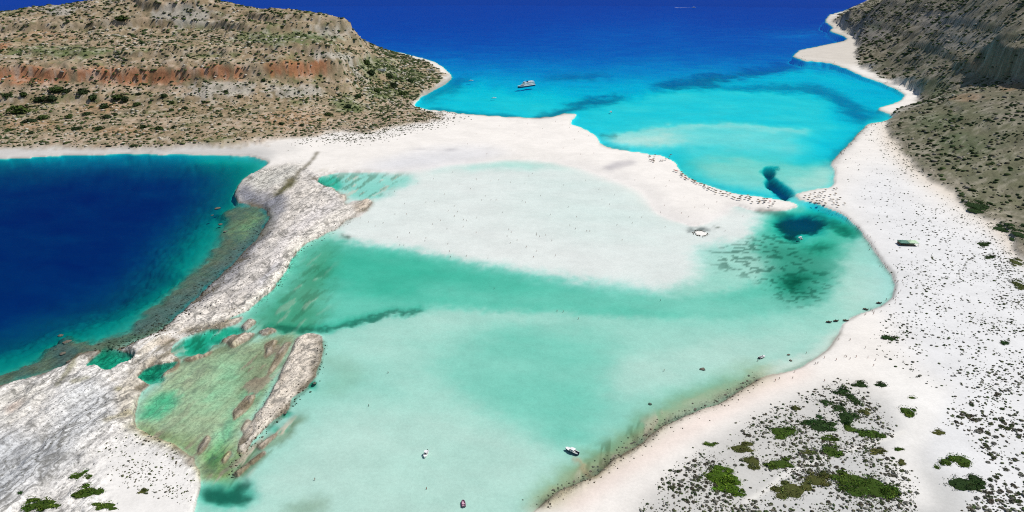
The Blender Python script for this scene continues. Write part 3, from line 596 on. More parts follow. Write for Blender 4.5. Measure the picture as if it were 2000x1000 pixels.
lk.new(MATH(nt, 'MULTIPLY', MATH(nt, 'ADD', MATH(nt, 'MULTIPLY', fine, .8), MATH(nt, 'MULTIPLY', mid, 1.6)), MATH(nt, 'ADD', MATH(nt, 'MULTIPLY', rk, 1.0), .10)), bmp.inputs['Height'])
lk.new(bmp.outputs[0], bs.inputs['Normal'])
me.materials.append(M_ter)
terrain = bpy.data.objects.new('terrain', me); COL.objects.link(terrain); terrain['kind'] = 'structure'

# ------------------------------------------------------------------ water: one sheet over bed, plus the open sea to the horizon
depth = np.clip(-info['z'], 0, None)
wet = Z < .3
k = wet.copy(); k[:-1] |= wet[1:]; k[:, :-1] |= wet[:, 1:]; k[1:] |= wet[:-1]; k[:, 1:] |= wet[:, :-1]
wme, wu_ = grid_mesh('water', GX, GY, np.zeros_like(Z), k)
fattr(wme, 'depth', depth.ravel()[wu_]); fattr(wme, 'green', info['g'].ravel()[wu_]); fattr(wme, 'scat', info['sc'].ravel()[wu_])
M_wat, nt, nd, lk, bs = nmat('sea_water')
nd.remove(bs)
dp = ATTR(nt, 'depth').outputs['Fac']; gr = ATTR(nt, 'green').outputs['Fac']; scA = ATTR(nt, 'scat').outputs['Fac']
swirl = RAMP(nt, NOISE(nt, .018, 5, .6, stretch=(rad(-20), 2.2, 1)), (.3, .7, .90, 1.10))
dpn = MATH(nt, 'MULTIPLY', dp, swirl)
def EXP(kv, dd):  # per channel transmission exp(-k d)
    c = nt.nodes.new('ShaderNodeCombineColor')
    for i in range(3): lk.new(MATH(nt, 'POWER', math.e, MATH(nt, 'MULTIPLY', dd, -kv[i])), c.inputs[i])
    return c.outputs[0]
T = MIX(nt, gr, EXP((.62, .050, .031), dpn), EXP((.74, .150, .225), dpn))
turb = MATH(nt, 'SUBTRACT', 1.0, MATH(nt, 'POWER', math.e, MATH(nt, 'MULTIPLY', dpn, -.11)))
Sc = MIX(nt, gr, MIX(nt, scA, (.0002, .0045, .07), (.0002, .034, .25)), (.004, .05, .05))
tc = nt.nodes.new('ShaderNodeCombineColor')
for i in range(3): lk.new(turb, tc.inputs[i])
Sc = MIX(nt, 1.0, Sc, tc.outputs[0], 'MULTIPLY')
tr = nd.new('ShaderNodeBsdfTransparent'); lk.new(T, tr.inputs[0])
df = nd.new('ShaderNodeBsdfDiffuse'); lk.new(Sc, df.inputs[0])
ad = nd.new('ShaderNodeAddShader'); lk.new(tr.outputs[0], ad.inputs[0]); lk.new(df.outputs[0], ad.inputs[1])
gl = nd.new('ShaderNodeBsdfGlossy'); gl.inputs['Roughness'].default_value = .12; gl.inputs['Color'].default_value = (1, 1, 1, 1)
wb = nd.new('ShaderNodeBump'); wb.inputs['Strength'].default_value = .35; wb.inputs['Distance'].default_value = .5
lk.new(MATH(nt, 'ADD', NOISE(nt, .35, 4, .6, stretch=(rad(20), 2, 1)), MATH(nt, 'MULTIPLY', NOISE(nt, .06, 3, .5, stretch=(rad(20), 2, 1)), 3.0)), wb.inputs['Height']); lk.new(wb.outputs[0], gl.inputs['Normal'])
fr = nd.new('ShaderNodeFresnel'); fr.inputs['IOR'].default_value = 1.33; lk.new(wb.outputs[0], fr.inputs['Normal'])
mx = nd.new('ShaderNodeMixShader'); lk.new(MATH(nt, 'MULTIPLY', fr.outputs[0], .035), mx.inputs[0]); lk.new(ad.outputs[0], mx.inputs[1]); lk.new(gl.outputs[0], mx.inputs[2])
lk.new(mx.outputs[0], nd['Material Output'].inputs['Surface'])
wme.materials.append(M_wat)
water = bpy.data.objects.new('sea_water', wme); COL.objects.link(water); water['kind'] = 'structure'
# open sea beyond the surveyed chart
ang = np.radians(np.linspace(0, 360, 145)); rr = np.array([6900., 9000., 14000., 30000., 100000.])
ox = np.sin(ang)[None, :] * rr[:, None]; oy = np.cos(ang)[None, :] * rr[:, None]
ome, ou = grid_mesh('open_sea', ox, oy, np.full_like(ox, -.05))
fattr(ome, 'depth', np.full(len(ou), 60.)); fattr(ome, 'green', np.zeros(len(ou))); fattr(ome, 'scat', np.ones(len(ou)))
ome.materials.append(M_wat)
osea = bpy.data.objects.new('open_sea', ome); COL.objects.link(osea); osea['kind'] = 'structure'
fme, fu = grid_mesh('sea_floor', ox, oy, np.full_like(ox, -62.))
M_fl, nt, nd, lk, bs = nmat('sea_floor_silt'); bs.inputs['Base Color'].default_value = (.3, .29, .24, 1)
fme.materials.append(M_fl)
sfl = bpy.data.objects.new('sea_floor', fme); COL.objects.link(sfl); sfl['kind'] = 'structure'
#OBJECTS
# ================================================================== things
def col_mat(name, c, rough=.8, var=.25, scale=2.0, spec=.3, metal=0.0):
    m, nt, nd, lk, bs = nmat(name)
    n = NOISE(nt, scale, 3, .6)
    f = RAMP(nt, n, (.3, .7, 1 - var, 1 + var))
    cc = nt.nodes.new('ShaderNodeCombineColor')
    for i in range(3): lk.new(f, cc.inputs[i])
    lk.new(MIX(nt, 1.0, c, cc.outputs[0], 'MULTIPLY'), bs.inputs['Base Color'])
    bs.inputs['Roughness'].default_value = rough; bs.inputs['Specular IOR Level'].default_value = spec; bs.inputs['Metallic'].default_value = metal
    return m
def attr_mat(name, rough=.9):
    m, nt, nd, lk, bs = nmat(name)
    n = NOISE(nt, 1.5, 3, .6); f = RAMP(nt, n, (.3, .7, .75, 1.25))
    cc = nt.nodes.new('ShaderNodeCombineColor')
    for i in range(3): lk.new(f, cc.inputs[i])
    lk.new(MIX(nt, 1.0, ATTR(nt, 'tint').outputs['Color'], cc.outputs[0], 'MULTIPLY'), bs.inputs['Base Color'])
    bs.inputs['Roughness'].default_value = rough; bs.inputs['Specular IOR Level'].default_value = .1
    return m
M_LEAF = attr_mat('foliage')
M_SCRUB = attr_mat('dry_scrub')
M_ROCK = col_mat('boulder_rock', (.13, .115, .09), .9, .4, 1.2, .15)
M_PALE = col_mat('pale_limestone', (.48, .45, .40), .9, .3, 1.2, .15)
M_WOOD = col_mat('grey_bark', (.13, .10, .07), .9)
M_STRAW = col_mat('brown_thatch', (.20, .145, .085), .95, .35, 6)
M_STRAWD = col_mat('dark_thatch', (.10, .078, .055), .95, .35, 6)
M_RED = col_mat('red_canvas', (.42, .10, .08), .8)
M_WHITE = col_mat('white_gelcoat', (.80, .80, .78), .35, .05, 1, .5)
M_NAVY = col_mat('navy_hull_paint', (.012, .03, .075), .4, .1, 1, .5)
M_BLACK = col_mat('black_rubber', (.015, .015, .017), .6, .1)
M_GLASS = col_mat('dark_window_glass', (.02, .03, .04), .12, .05, 1, .6)
M_GREYD = col_mat('grey_deck', (.36, .37, .38), .7, .15)
M_MAROON = col_mat('plum_rubber', (.16, .06, .11), .55, .15)
M_PINK = col_mat('pink_seat', (.62, .38, .46), .6, .1)
M_GREEN = col_mat('green_canvas', (.10, .23, .17), .8, .25, .8)
M_PGREEN = col_mat('pale_green_canvas', (.52, .68, .46), .8, .15, .8)
M_TIMBER = col_mat('weathered_timber', (.12, .085, .055), .9, .3)
M_WALL = col_mat('whitewashed_wall', (.74, .71, .65), .9, .12, .6)
M_SKIN = col_mat('sunned_skin', (.36, .20, .13), .6, .1)
M_HAIR = col_mat('dark_hair', (.035, .025, .018), .7, .2)
SWIM = [col_mat('swimwear_' + n, c, .8, .1) for n, c in (('navy', (.02, .03, .09)), ('red', (.4, .04, .04)), ('black', (.02, .02, .02)), ('turquoise', (.05, .3, .34)))]

def mk(name, verts, faces, mat, parent=None, smooth=False, link=True):
    me = bpy.data.meshes.new(name); me.from_pydata([tuple(map(float, v)) for v in verts], [], [tuple(f) for f in faces]); me.update()
    if mat: me.materials.append(mat)
    if smooth: me.polygons.foreach_set('use_smooth', [True] * len(me.polygons))
    o = bpy.data.objects.new(name, me)
    if link: COL.objects.link(o)
    if parent: o.parent = parent
    return o
def empty(name, loc, rz=0):
    o = bpy.data.objects.new(name, None); COL.objects.link(o); o.location = loc; o.rotation_euler = (0, 0, rz); o.empty_display_size = .5
    return o
def tag(o, label, cat, group=None):
    o['label'] = label; o['category'] = cat
    if group: o['group'] = group
    return o
def copy_tree(o, parent=None):
    c = o.copy(); COL.objects.link(c); c.parent = parent
    for ch in o.children: copy_tree(ch, c)
    return c
def box(c, h):
    x, y, z = c; a, b, d = h
    v = [(x + i * a, y + j * b, z + k * d) for k in (-1, 1) for j in (-1, 1) for i in (-1, 1)]
    return v, [(0, 2, 3, 1), (4, 5, 7, 6), (0, 1, 5, 4), (2, 6, 7, 3), (0, 4, 6, 2), (1, 3, 7, 5)]
def tube(p, q, r0, r1, n=8):
    p = Vector(p); q = Vector(q); d = (q - p).normalized(); a = d.orthogonal().normalized(); b = d.cross(a)
    v = []; f = []
    for c, r in ((p, r0), (q, r1)):
        for k in range(n):
            t = 2 * math.pi * k / n; v.append(c + (a * math.cos(t) + b * math.sin(t)) * r)
    for k in range(n): f.append((k, (k + 1) % n, n + (k + 1) % n, n + k))
    f += [tuple(range(n))[::-1], tuple(range(n, 2 * n))]
    return v, f
def join(*parts):
    V = []; F = []
    for v, f in parts:
        o = len(V); V += list(v); F += [tuple(i + o for i in q) for q in f]
    return V, F
def hgt(x, y):
    return survey(np.atleast_1d(np.asarray(x, float)), np.atleast_1d(np.asarray(y, float)))
def spot(u, v):
    x, y = ground(u, v); z = float(hgt(x, y)['z'][0])
    x, y = ground(u, v, max(z, 0)); z = float(hgt(x, y)['z'][0])
    return float(x), float(y), z
PU, PV = pix(GX, GY, Z)
def hill_at(u, v):
    d = (PU - u) ** 2 + (PV - v) ** 2 + GY * .0015
    j, i = np.unravel_index(np.argmin(d), d.shape)
    return float(GX[j, i]), float(GY[j, i]), float(Z[j, i])
def mpp(u, v):  # metres per picture pixel, across and in depth, on the ground there
    x0, y0 = ground(u, v); x1, _ = ground(u + 1, v); _, y1 = ground(u, v - .5); _, y2 = ground(u, v + .5)
    return float(x1 - x0), float(y1 - y2)

# ------------------------------------------------------------------ big bushes
def leaves(pts, nrm, size, tint):
    """quads facing roughly along nrm"""
    n = len(pts)
    t = rng.normal(size=(n, 3)); nn = nrm + .55 * rng.normal(size=(n, 3)); nn /= np.linalg.norm(nn, axis=1)[:, None]
    a = np.cross(nn, t); a /= np.linalg.norm(a, axis=1)[:, None]; b = np.cross(nn, a)
    s = (size * rng.uniform(.6, 1.35, n))[:, None]
    q = np.stack([pts - a * s, pts - b * s * .6, pts + a * s, pts + b * s * .6], 1).reshape(-1, 3)
    f = np.arange(4 * n).reshape(-1, 4)
    return q, f, np.repeat(tint, 4, 0)
def bush(lobes, label, tone='green', group=None, flat=1.0, sparse=1.0):
    ext = []
    for (u, v, ru, rv) in lobes:
        ext.append((u, v, ru * .9, rv * .9))
        if ru > 9:
            for _ in range(4):
                an = random.uniform(0, 6.28); k_ = random.uniform(.34, .55); ext.append((u + math.cos(an) * ru * .78, v + math.sin(an) * rv * .78, ru * k_, rv * k_))
    lobes = ext
    base = {'green': (.068, .122, .016), 'dark': (.034, .072, .018), 'olive': (.115, .128, .034), 'bright': (.086, .168, .014)}[tone]
    c0 = spot(lobes[0][0], lobes[0][1]); root = empty('bush', (c0[0], c0[1], c0[2] - .05))
    V = []; F = []; T = []; nv = 0; stems = []
    CV = []; CF = []; ct = []
    for (u, v, ru, rv) in lobes:
        x, y = map(float, ground(u, v + rv * .15)); mx_, my_ = mpp(u, v); rx, ry = ru * mx_, rv * my_ * .93
        zb = float(hgt(x, y)['z'][0]) - c0[2]
        h = min(3.6, .7 + .30 * min(rx, ry)) * flat
        n = int(np.clip(rx * ry * 5.2, 60, 2600) * sparse)
        ph = rng.uniform(0, 6.28, n); rr_ = np.sqrt(rng.uniform(0, 1, n))
        edge = 1.06 + .13 * np.sin(ph * 2 + u) + .10 * np.sin(ph * 5 + v * 1.7) + .08 * np.sin(ph * 11 + u * v) + rng.normal(0, .05, n)
        lx = np.cos(ph) * rr_ * rx * edge; ly = np.sin(ph) * rr_ * ry * edge
        gap = fbm((lx + x) / 3.0, (ly + y) / 3.0, 111, 2) > -.17
        ph, rr_, edge, lx, ly = ph[gap], rr_[gap], edge[gap], lx[gap], ly[gap]; n = len(lx)
        gx, gy = lx + x, ly + y
        lump = np.clip(.70 + 2.0 * fbm(gx / 3.4, gy / 3.4, 101, 2) + 1.0 * fbm(gx / 8, gy / 8, 103, 2), .22, 1.3)
        prof = np.sqrt(np.clip(1 - rr_ ** 3.2, 0, 1))
        lz = zb + h * prof * lump * rng.uniform(.86, 1.05, n) + .12
        pts = np.stack([gx - c0[0], gy - c0[1], lz], -1)
        nr = np.stack([lx / rx * rr_, ly / ry * rr_, .75 + 0 * lx], -1)
        tn = np.array(base)[None] * (1 + .8 * np.clip(fbm(gx / 3.2, gy / 3.2, 105, 3) * 3.0, -.75, 1.0))[:, None] * rng.uniform(.75, 1.25, (n, 1)) * np.array([1 + .25 * math.sin(u), 1, 1])[None]
        q, f, t = leaves(pts, nr, .42 if min(rx, ry) > 2 else .28, tn)
        V.append(q); F.append(f + nv); T.append(t); nv += len(q)
        # inner core, its darker tone paints the shade inside the crown
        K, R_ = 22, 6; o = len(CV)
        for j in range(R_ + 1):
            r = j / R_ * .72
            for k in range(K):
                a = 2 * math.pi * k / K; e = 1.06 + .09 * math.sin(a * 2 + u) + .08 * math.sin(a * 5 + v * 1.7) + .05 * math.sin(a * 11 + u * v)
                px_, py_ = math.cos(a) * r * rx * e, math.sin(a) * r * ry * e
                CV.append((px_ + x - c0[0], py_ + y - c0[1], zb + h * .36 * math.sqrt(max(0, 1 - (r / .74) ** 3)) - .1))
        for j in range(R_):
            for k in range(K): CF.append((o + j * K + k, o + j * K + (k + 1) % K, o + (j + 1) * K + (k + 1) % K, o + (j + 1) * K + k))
        stems.append(tube((x - c0[0], y - c0[1], zb - .1), (x - c0[0] + random.uniform(-.5, .5) * rx, y - c0[1] + random.uniform(-.5, .5) * ry, zb + h * .6), .12, .05, 5))
    nl = nv
    V.append(np.array(CV)); CFa = np.array(CF) + nl; F.append(CFa); T.append(np.tile(np.array(base) * .55, (len(CV), 1)))  # core colour darkened as painted shade behind the leaf gaps
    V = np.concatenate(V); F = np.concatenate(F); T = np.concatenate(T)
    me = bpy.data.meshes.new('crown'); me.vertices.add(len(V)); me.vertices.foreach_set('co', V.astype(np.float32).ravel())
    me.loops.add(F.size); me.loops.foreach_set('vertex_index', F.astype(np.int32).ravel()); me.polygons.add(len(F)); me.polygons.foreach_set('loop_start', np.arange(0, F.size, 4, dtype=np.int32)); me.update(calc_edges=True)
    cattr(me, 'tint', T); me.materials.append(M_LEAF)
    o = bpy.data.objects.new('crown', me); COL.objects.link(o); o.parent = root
    for st_ in stems: mk('stem', *st_, M_WOOD, root)
    return tag(root, label, 'bush', group)
GB = 'low bushes behind the near beach'
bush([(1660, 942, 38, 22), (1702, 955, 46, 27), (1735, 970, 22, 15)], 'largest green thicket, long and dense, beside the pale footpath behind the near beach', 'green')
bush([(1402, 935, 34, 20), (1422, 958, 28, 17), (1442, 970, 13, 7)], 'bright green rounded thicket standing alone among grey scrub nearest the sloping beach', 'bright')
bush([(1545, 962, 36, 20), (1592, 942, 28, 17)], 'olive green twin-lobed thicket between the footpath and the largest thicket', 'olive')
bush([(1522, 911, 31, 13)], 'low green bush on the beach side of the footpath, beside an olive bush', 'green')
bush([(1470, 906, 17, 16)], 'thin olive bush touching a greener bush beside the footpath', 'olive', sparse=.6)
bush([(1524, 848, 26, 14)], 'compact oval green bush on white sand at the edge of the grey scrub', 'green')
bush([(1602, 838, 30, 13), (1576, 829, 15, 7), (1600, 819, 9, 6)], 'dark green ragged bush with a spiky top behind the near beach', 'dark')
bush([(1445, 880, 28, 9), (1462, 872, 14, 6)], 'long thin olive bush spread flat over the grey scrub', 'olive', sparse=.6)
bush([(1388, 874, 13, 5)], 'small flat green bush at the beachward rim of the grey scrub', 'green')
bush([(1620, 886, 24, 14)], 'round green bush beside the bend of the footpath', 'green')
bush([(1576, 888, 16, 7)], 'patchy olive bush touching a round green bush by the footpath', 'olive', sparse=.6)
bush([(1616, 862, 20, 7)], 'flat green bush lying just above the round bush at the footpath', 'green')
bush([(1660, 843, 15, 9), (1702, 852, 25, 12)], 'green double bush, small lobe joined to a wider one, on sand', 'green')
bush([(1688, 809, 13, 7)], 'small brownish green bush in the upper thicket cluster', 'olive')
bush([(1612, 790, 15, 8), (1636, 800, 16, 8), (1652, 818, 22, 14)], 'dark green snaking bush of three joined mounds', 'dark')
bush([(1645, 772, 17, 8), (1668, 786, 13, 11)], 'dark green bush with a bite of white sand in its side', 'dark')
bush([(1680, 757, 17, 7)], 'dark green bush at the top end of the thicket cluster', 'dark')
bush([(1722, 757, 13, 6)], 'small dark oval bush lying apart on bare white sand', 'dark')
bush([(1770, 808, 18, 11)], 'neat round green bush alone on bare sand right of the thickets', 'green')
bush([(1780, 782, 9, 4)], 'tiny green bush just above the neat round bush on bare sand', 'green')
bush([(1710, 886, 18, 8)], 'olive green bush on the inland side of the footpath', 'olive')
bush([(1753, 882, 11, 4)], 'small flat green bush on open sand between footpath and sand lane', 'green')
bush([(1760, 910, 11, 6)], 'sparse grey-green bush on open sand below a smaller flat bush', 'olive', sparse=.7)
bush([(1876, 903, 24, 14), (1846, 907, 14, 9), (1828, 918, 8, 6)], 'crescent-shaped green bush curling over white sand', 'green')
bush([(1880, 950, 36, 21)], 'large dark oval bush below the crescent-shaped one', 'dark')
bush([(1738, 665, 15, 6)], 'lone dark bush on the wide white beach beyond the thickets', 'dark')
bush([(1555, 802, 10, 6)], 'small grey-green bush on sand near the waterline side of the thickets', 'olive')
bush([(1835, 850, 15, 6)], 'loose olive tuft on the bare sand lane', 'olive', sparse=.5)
GS = 'bushes along the sandy foot of the brown slope'
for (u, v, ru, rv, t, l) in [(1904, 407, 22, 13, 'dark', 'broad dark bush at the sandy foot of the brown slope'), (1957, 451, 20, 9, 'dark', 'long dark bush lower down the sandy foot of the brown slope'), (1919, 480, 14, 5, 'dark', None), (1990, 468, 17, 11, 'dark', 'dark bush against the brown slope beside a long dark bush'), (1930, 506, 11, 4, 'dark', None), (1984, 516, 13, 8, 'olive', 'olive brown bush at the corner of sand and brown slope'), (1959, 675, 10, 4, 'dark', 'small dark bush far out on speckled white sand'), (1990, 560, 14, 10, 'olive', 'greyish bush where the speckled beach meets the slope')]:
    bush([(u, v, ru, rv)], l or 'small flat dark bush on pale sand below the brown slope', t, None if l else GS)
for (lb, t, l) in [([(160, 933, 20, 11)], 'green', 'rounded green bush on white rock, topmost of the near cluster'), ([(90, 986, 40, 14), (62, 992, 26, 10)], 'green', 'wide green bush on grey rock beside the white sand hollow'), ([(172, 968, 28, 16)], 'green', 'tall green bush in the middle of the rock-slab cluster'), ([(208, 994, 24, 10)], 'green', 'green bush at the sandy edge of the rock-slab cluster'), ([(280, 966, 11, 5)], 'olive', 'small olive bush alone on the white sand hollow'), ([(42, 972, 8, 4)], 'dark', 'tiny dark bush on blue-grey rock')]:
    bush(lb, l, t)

# ------------------------------------------------------------------ small shrubs
ICO_V = np.array([(0, 0, 1)] + [(math.cos(a) * .894, math.sin(a) * .894, .447) for a in np.arange(5) * 2 * math.pi / 5] + [(math.cos(a) * .894, math.sin(a) * .894, -.447) for a in (np.arange(5) + .5) * 2 * math.pi / 5] + [(0, 0, -1)])
ICO_F = np.array([(0, 1 + k, 1 + (k + 1) % 5) for k in range(5)] + [(1 + k, 6 + k, 1 + (k + 1) % 5) for k in range(5)] + [(1 + (k + 1) % 5, 6 + k, 6 + (k + 1) % 5) for k in range(5)] + [(6 + (k + 1) % 5, 6 + k, 11) for k in range(5)])
def in_poly(u, v, pts):
    ins = np.zeros(u.shape, bool); n = len(pts)
    for k in range(n):
        xa, ya = pts[k]; xb, yb = pts[(k + 1) % n]
        if ya == yb: continue
        ins ^= ((ya > v) != (yb > v)) & (u < (xb - xa) * (v - ya) / (yb - ya) + xa)
    return ins
def scatter(poly, n, clump=0.0, seed=0, grad=None):
    p = np.array(poly); out = []
    k = 0
    while k < n:
        u = rng.uniform(p[:, 0].min(), p[:, 0].max(), 4 * n); v = rng.uniform(p[:, 1].min(), p[:, 1].max(), 4 * n)
        ok = in_poly(u, v, poly); u, v = u[ok], v[ok]
        if clump:
            x, y = ground(u, v); c = fbm(x / 20, y / 20, 200 + seed, 4) * 2.4
            ok = rng.uniform(0, 1, len(u)) < np.clip(.5 + clump * c, .04, 1); u, v = u[ok], v[ok]
        if grad is not None:
            ok = rng.uniform(0, 1, len(u)) < grad(u, v); u, v = u[ok], v[ok]
        u = u + rng.normal(0, 7, len(u)); v = v + rng.normal(0, 5, len(v))
        out.append(np.stack([u, v], -1)); k += len(u)
    return np.concatenate(out)[:n]
def lumps(name, x, y, z, r, hr, tint, mat, label=None, sink=.25):
    """many small irregular clumps joined as one mass"""
    n = len(x)
    v = ICO_V[None] * rng.uniform(.72, 1.28, (n, 12, 1))
    th = rng.uniform(0, 6.28, n); c, s_ = np.cos(th)[:, None], np.sin(th)[:, None]
    asp = rng.uniform(.7, 1.3, (n, 1))
    vx = (v[..., 0] * c - v[..., 1] * s_) * r[:, None] * asp + x[:, None]; vy = (v[..., 0] * s_ + v[..., 1] * c) * r[:, None] / asp + y[:, None]
    vz = (v[..., 2] * .5 + .5 - sink * .5) * (r * hr * 2)[:, None] * .8 + z[:, None]
    V = np.stack([vx, vy, vz], -1).reshape(-1, 3); F = (ICO_F[None, :15] + (np.arange(n) * 12)[:, None, None]).reshape(-1, 3)
    me = bpy.data.meshes.new(name); me.vertices.add(len(V)); me.vertices.foreach_set('co', V.astype(np.float32).ravel())
    me.loops.add(F.size); me.loops.foreach_set('vertex_index', F.astype(np.int32).ravel()); me.polygons.add(len(F)); me.polygons.foreach_set('loop_start', np.arange(0, F.size, 3, dtype=np.int32)); me.update(calc_edges=True)
    cattr(me, 'tint', np.repeat(tint, 12, 0)); me.materials.append(mat)
    o = bpy.data.objects.new(name, me); COL.objects.link(o); o['kind'] = 'stuff'
    if label: o['label'] = label
    return o
def tints(n, pal, w=None):
    pal = np.array(pal); k = rng.choice(len(pal), n, p=w); return pal[k] * rng.uniform(.65, 1.35, (n, 1))
SCR = [(.052, .075, .03), (.09, .105, .048), (.13, .125, .092), (.21, .205, .17), (.10, .088, .062)]
# beaches
LOWR = [(1230, 1010), (1290, 940), (1370, 880), (1480, 815), (1560, 780), (1640, 745), (1700, 790), (1745, 850), (1700, 880), (1780, 930), (1790, 1020)]
FARR = [(1860, 800), (2010, 740), (2060, 760), (2060, 1030), (1860, 1030), (1930, 930), (1900, 860), (1840, 830)]
MIDR = [(1690, 260), (1735, 280), (1790, 345), (1860, 392), (1940, 440), (1990, 520), (2040, 620), (2040, 760), (1860, 790), (1760, 720), (1700, 690), (1740, 600), (1760, 560), (1725, 480), (1690, 420), (1650, 360), (1640, 320)]
LOWL = [(235, 860), (290, 850), (360, 880), (388, 930), (370, 990), (240, 960), (190, 900)]
LSLAB = [(20, 760), (160, 740), (240, 800), (230, 860), (180, 910), (60, 960), (0, 920)]
HEADM = [(640, 262), (720, 256), (800, 238), (860, 218), (905, 226), (870, 240), (800, 256), (740, 272), (680, 280), (620, 278)]
RMARG = [(1860, 385), (1945, 430), (2000, 500), (2040, 600), (2000, 640), (1960, 560), (1900, 470), (1850, 420)]
UPR = [(1690, 243), (1738, 238), (1775, 300), (1835, 358), (1790, 356), (1720, 305), (1690, 270)]
SETS = [(UPR, 260, .4, 3, (.7, 1.8), None), (LOWR, 5200, .9, 1, (.28, 1.2), None), (FARR, 1350, .9, 2, (.45, 1.6), None), (MIDR, 3000, 1.0, 3, (.35, 1.35), lambda u, v: np.clip(.35 + (u - 1680) / 380, .15, 1)), (LOWL, 420, .5, 4, (.3, .9), None), (LSLAB, 120, .5, 5, (.2, .6), None), (HEADM, 650, .5, 6, (.8, 2.1), None), ([(560, 290), (640, 250), (720, 235), (800, 206), (880, 222), (920, 232), (860, 246), (780, 264), (700, 282), (620, 284)], 900, .5, 6, (.8, 2.2), None), (RMARG, 420, .4, 7, (.5, 1.3), None)]
allx = []
for poly, n, cl, sd_, (r0, r1), gr_ in SETS:
    p = scatter(poly, n, cl, sd_, gr_); x, y = ground(p[:, 0], p[:, 1]); r = r0 + (r1 - r0) * rng.uniform(0, 1, n) ** 2.8
    allx.append(np.stack([x, y, r, np.full(n, sd_)], -1))
allx = np.concatenate(allx)
q = hgt(allx[:, 0], allx[:, 1]); ok = q['z'] > .25; allx = np.concatenate([allx, q['z'][:, None]], 1)[ok]
vis = allx[:, 2] / np.hypot(allx[:, 0], allx[:, 1]); uu_, vv_ = pix(allx[:, 0], allx[:, 1], allx[:, 4])
vis = np.where((uu_ > 5) & (uu_ < 1995) & (vv_ < 985), vis, 0)
order = np.argsort(-vis); top = order[:290]; rest = order[290:]
# individual shrubs: a few leafy shapes, shared by all copies
def shrub_mesh(k):
    n = 90; ph = rng.uniform(0, 6.28, n); r = np.sqrt(rng.uniform(0, 1, n))
    pts = np.stack([np.cos(ph) * r * (1 + .2 * np.sin(3 * ph + k)), np.sin(ph) * r, .62 * np.sqrt(1 - r ** 2 * .95) * rng.uniform(.6, 1.1, n)], -1)
    nr = pts * np.array([1, 1, 1.4]) + np.array([0, 0, .3])
    q_, f_, t_ = leaves(pts, nr, .26, np.array(SCR[k % 5])[None] * rng.uniform(.6, 1.4, (n, 1)))
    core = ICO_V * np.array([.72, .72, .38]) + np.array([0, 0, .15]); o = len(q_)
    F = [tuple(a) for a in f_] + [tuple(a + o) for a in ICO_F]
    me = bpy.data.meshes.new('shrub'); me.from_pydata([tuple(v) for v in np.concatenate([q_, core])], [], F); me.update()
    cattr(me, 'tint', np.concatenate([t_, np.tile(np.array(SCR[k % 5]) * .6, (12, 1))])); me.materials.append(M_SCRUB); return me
SM = [shrub_mesh(k) for k in range(10)]
SHC = ['dark green', 'olive green', 'grey-brown', 'pale grey', 'brown']
SLAB = {1: ('shrub on sand among the thickets behind the near beach', 'shrubs among the thickets'), 2: ('shrub in the dense stand beyond the bare sand lane', 'shrubs beyond the sand lane'), 3: ('shrub dotted over the wide white shell-sand beach', 'shrubs dotted over the white beach'), 4: ('shrub on the white sand hollow beside the rock slab', 'shrubs in the sand hollow'), 5: ('shrub growing from cracks of the pale rock slab', 'shrubs on the rock slab'), 6: ('shrub on the sandy apron below the headland', 'shrubs on the headland apron'), 7: ('shrub on pale sand at the foot of the brown slope', 'shrubs at the slope foot')}
for i in top:
    x, y, r, st_, z = allx[i]
    kc = int(rng.integers(10)); o = bpy.data.objects.new('shrub', SM[kc]); COL.objects.link(o); o.location = (x, y, z - .05); o.rotation_euler = (0, 0, rng.uniform(0, 6.28)); o.scale = (r, r * rng.uniform(.75, 1.2), r * rng.uniform(.8, 1.1))
    sz = 'wide' if r > .95 else 'small'
    tag(o, sz + ' ' + SHC[kc % 5] + ' ' + SLAB[int(st_)][0], 'shrub', SLAB[int(st_)][1] + ', ' + sz + ' ' + SHC[kc % 5])
R_ = allx[rest]
lumps('beach_scrub', R_[:, 0], R_[:, 1], R_[:, 4], R_[:, 2] * .85, .45, tints(len(R_), SCR), M_SCRUB, 'countless small grey and dark shrubs speckling the pale sand')
# hillsides
zone_l = (info['hl'] > .5) & (GX < 200); zone_r = (info['hl'] > .5) & (GX >= 200)
n2 = fbm(GX / 40, GY / 40, 301) * 2
def hill_scrub(name, zone, n, r0, r1, pal, wts, label, bias):
    wgt = zone * np.clip(bias, .03, 2) * (PU > -120) * (PU < 2120) * (PV > -60)
    wgt = wgt * np.gradient(GX, axis=1) * np.gradient(GY, axis=0) * (1200 / GY) ** 1.1
    wgt = wgt.ravel() / wgt.sum(); k = rng.choice(len(wgt), n, p=wgt)
    x = GX.ravel()[k] + rng.uniform(-2.5, 2.5, n); y = GY.ravel()[k] + rng.uniform(-3, 3, n); z = hgt(x, y)['z']
    ok = z > .6; x, y, z = x[ok], y[ok], z[ok]; m = len(x)
    r = (r0 + (r1 - r0) * rng.uniform(0, 1, m) ** 2.6) * np.clip(y / 1500, .8, 1.7)
    lumps(name, x, y, z, r, .5, tints(m, pal, wts), M_SCRUB, label, .4)
PALH = [(.034, .056, .018), (.06, .082, .026), (.10, .10, .05), (.44, .40, .33)]
gz = np.exp(-(((PU - 740) / 70) ** 2 + ((PV - 160) / 50) ** 2)) * 1.2
hill_scrub('headland_scrub', zone_l, 29000, 1.25, 4.2, PALH, [.42, .28, .16, .14], 'countless low shrubs and pale stones over the red and grey headland', .7 + .9 * n2 + gz)
hill_scrub('slope_scrub', zone_r, 21500, 1.2, 5.2, [(.028, .048, .016), (.05, .07, .024), (.085, .08, .048), (.30, .27, .22)], [.45, .27, .16, .12], 'countless low shrubs over the brown coastal slope', .6 + 1.3 * n2)
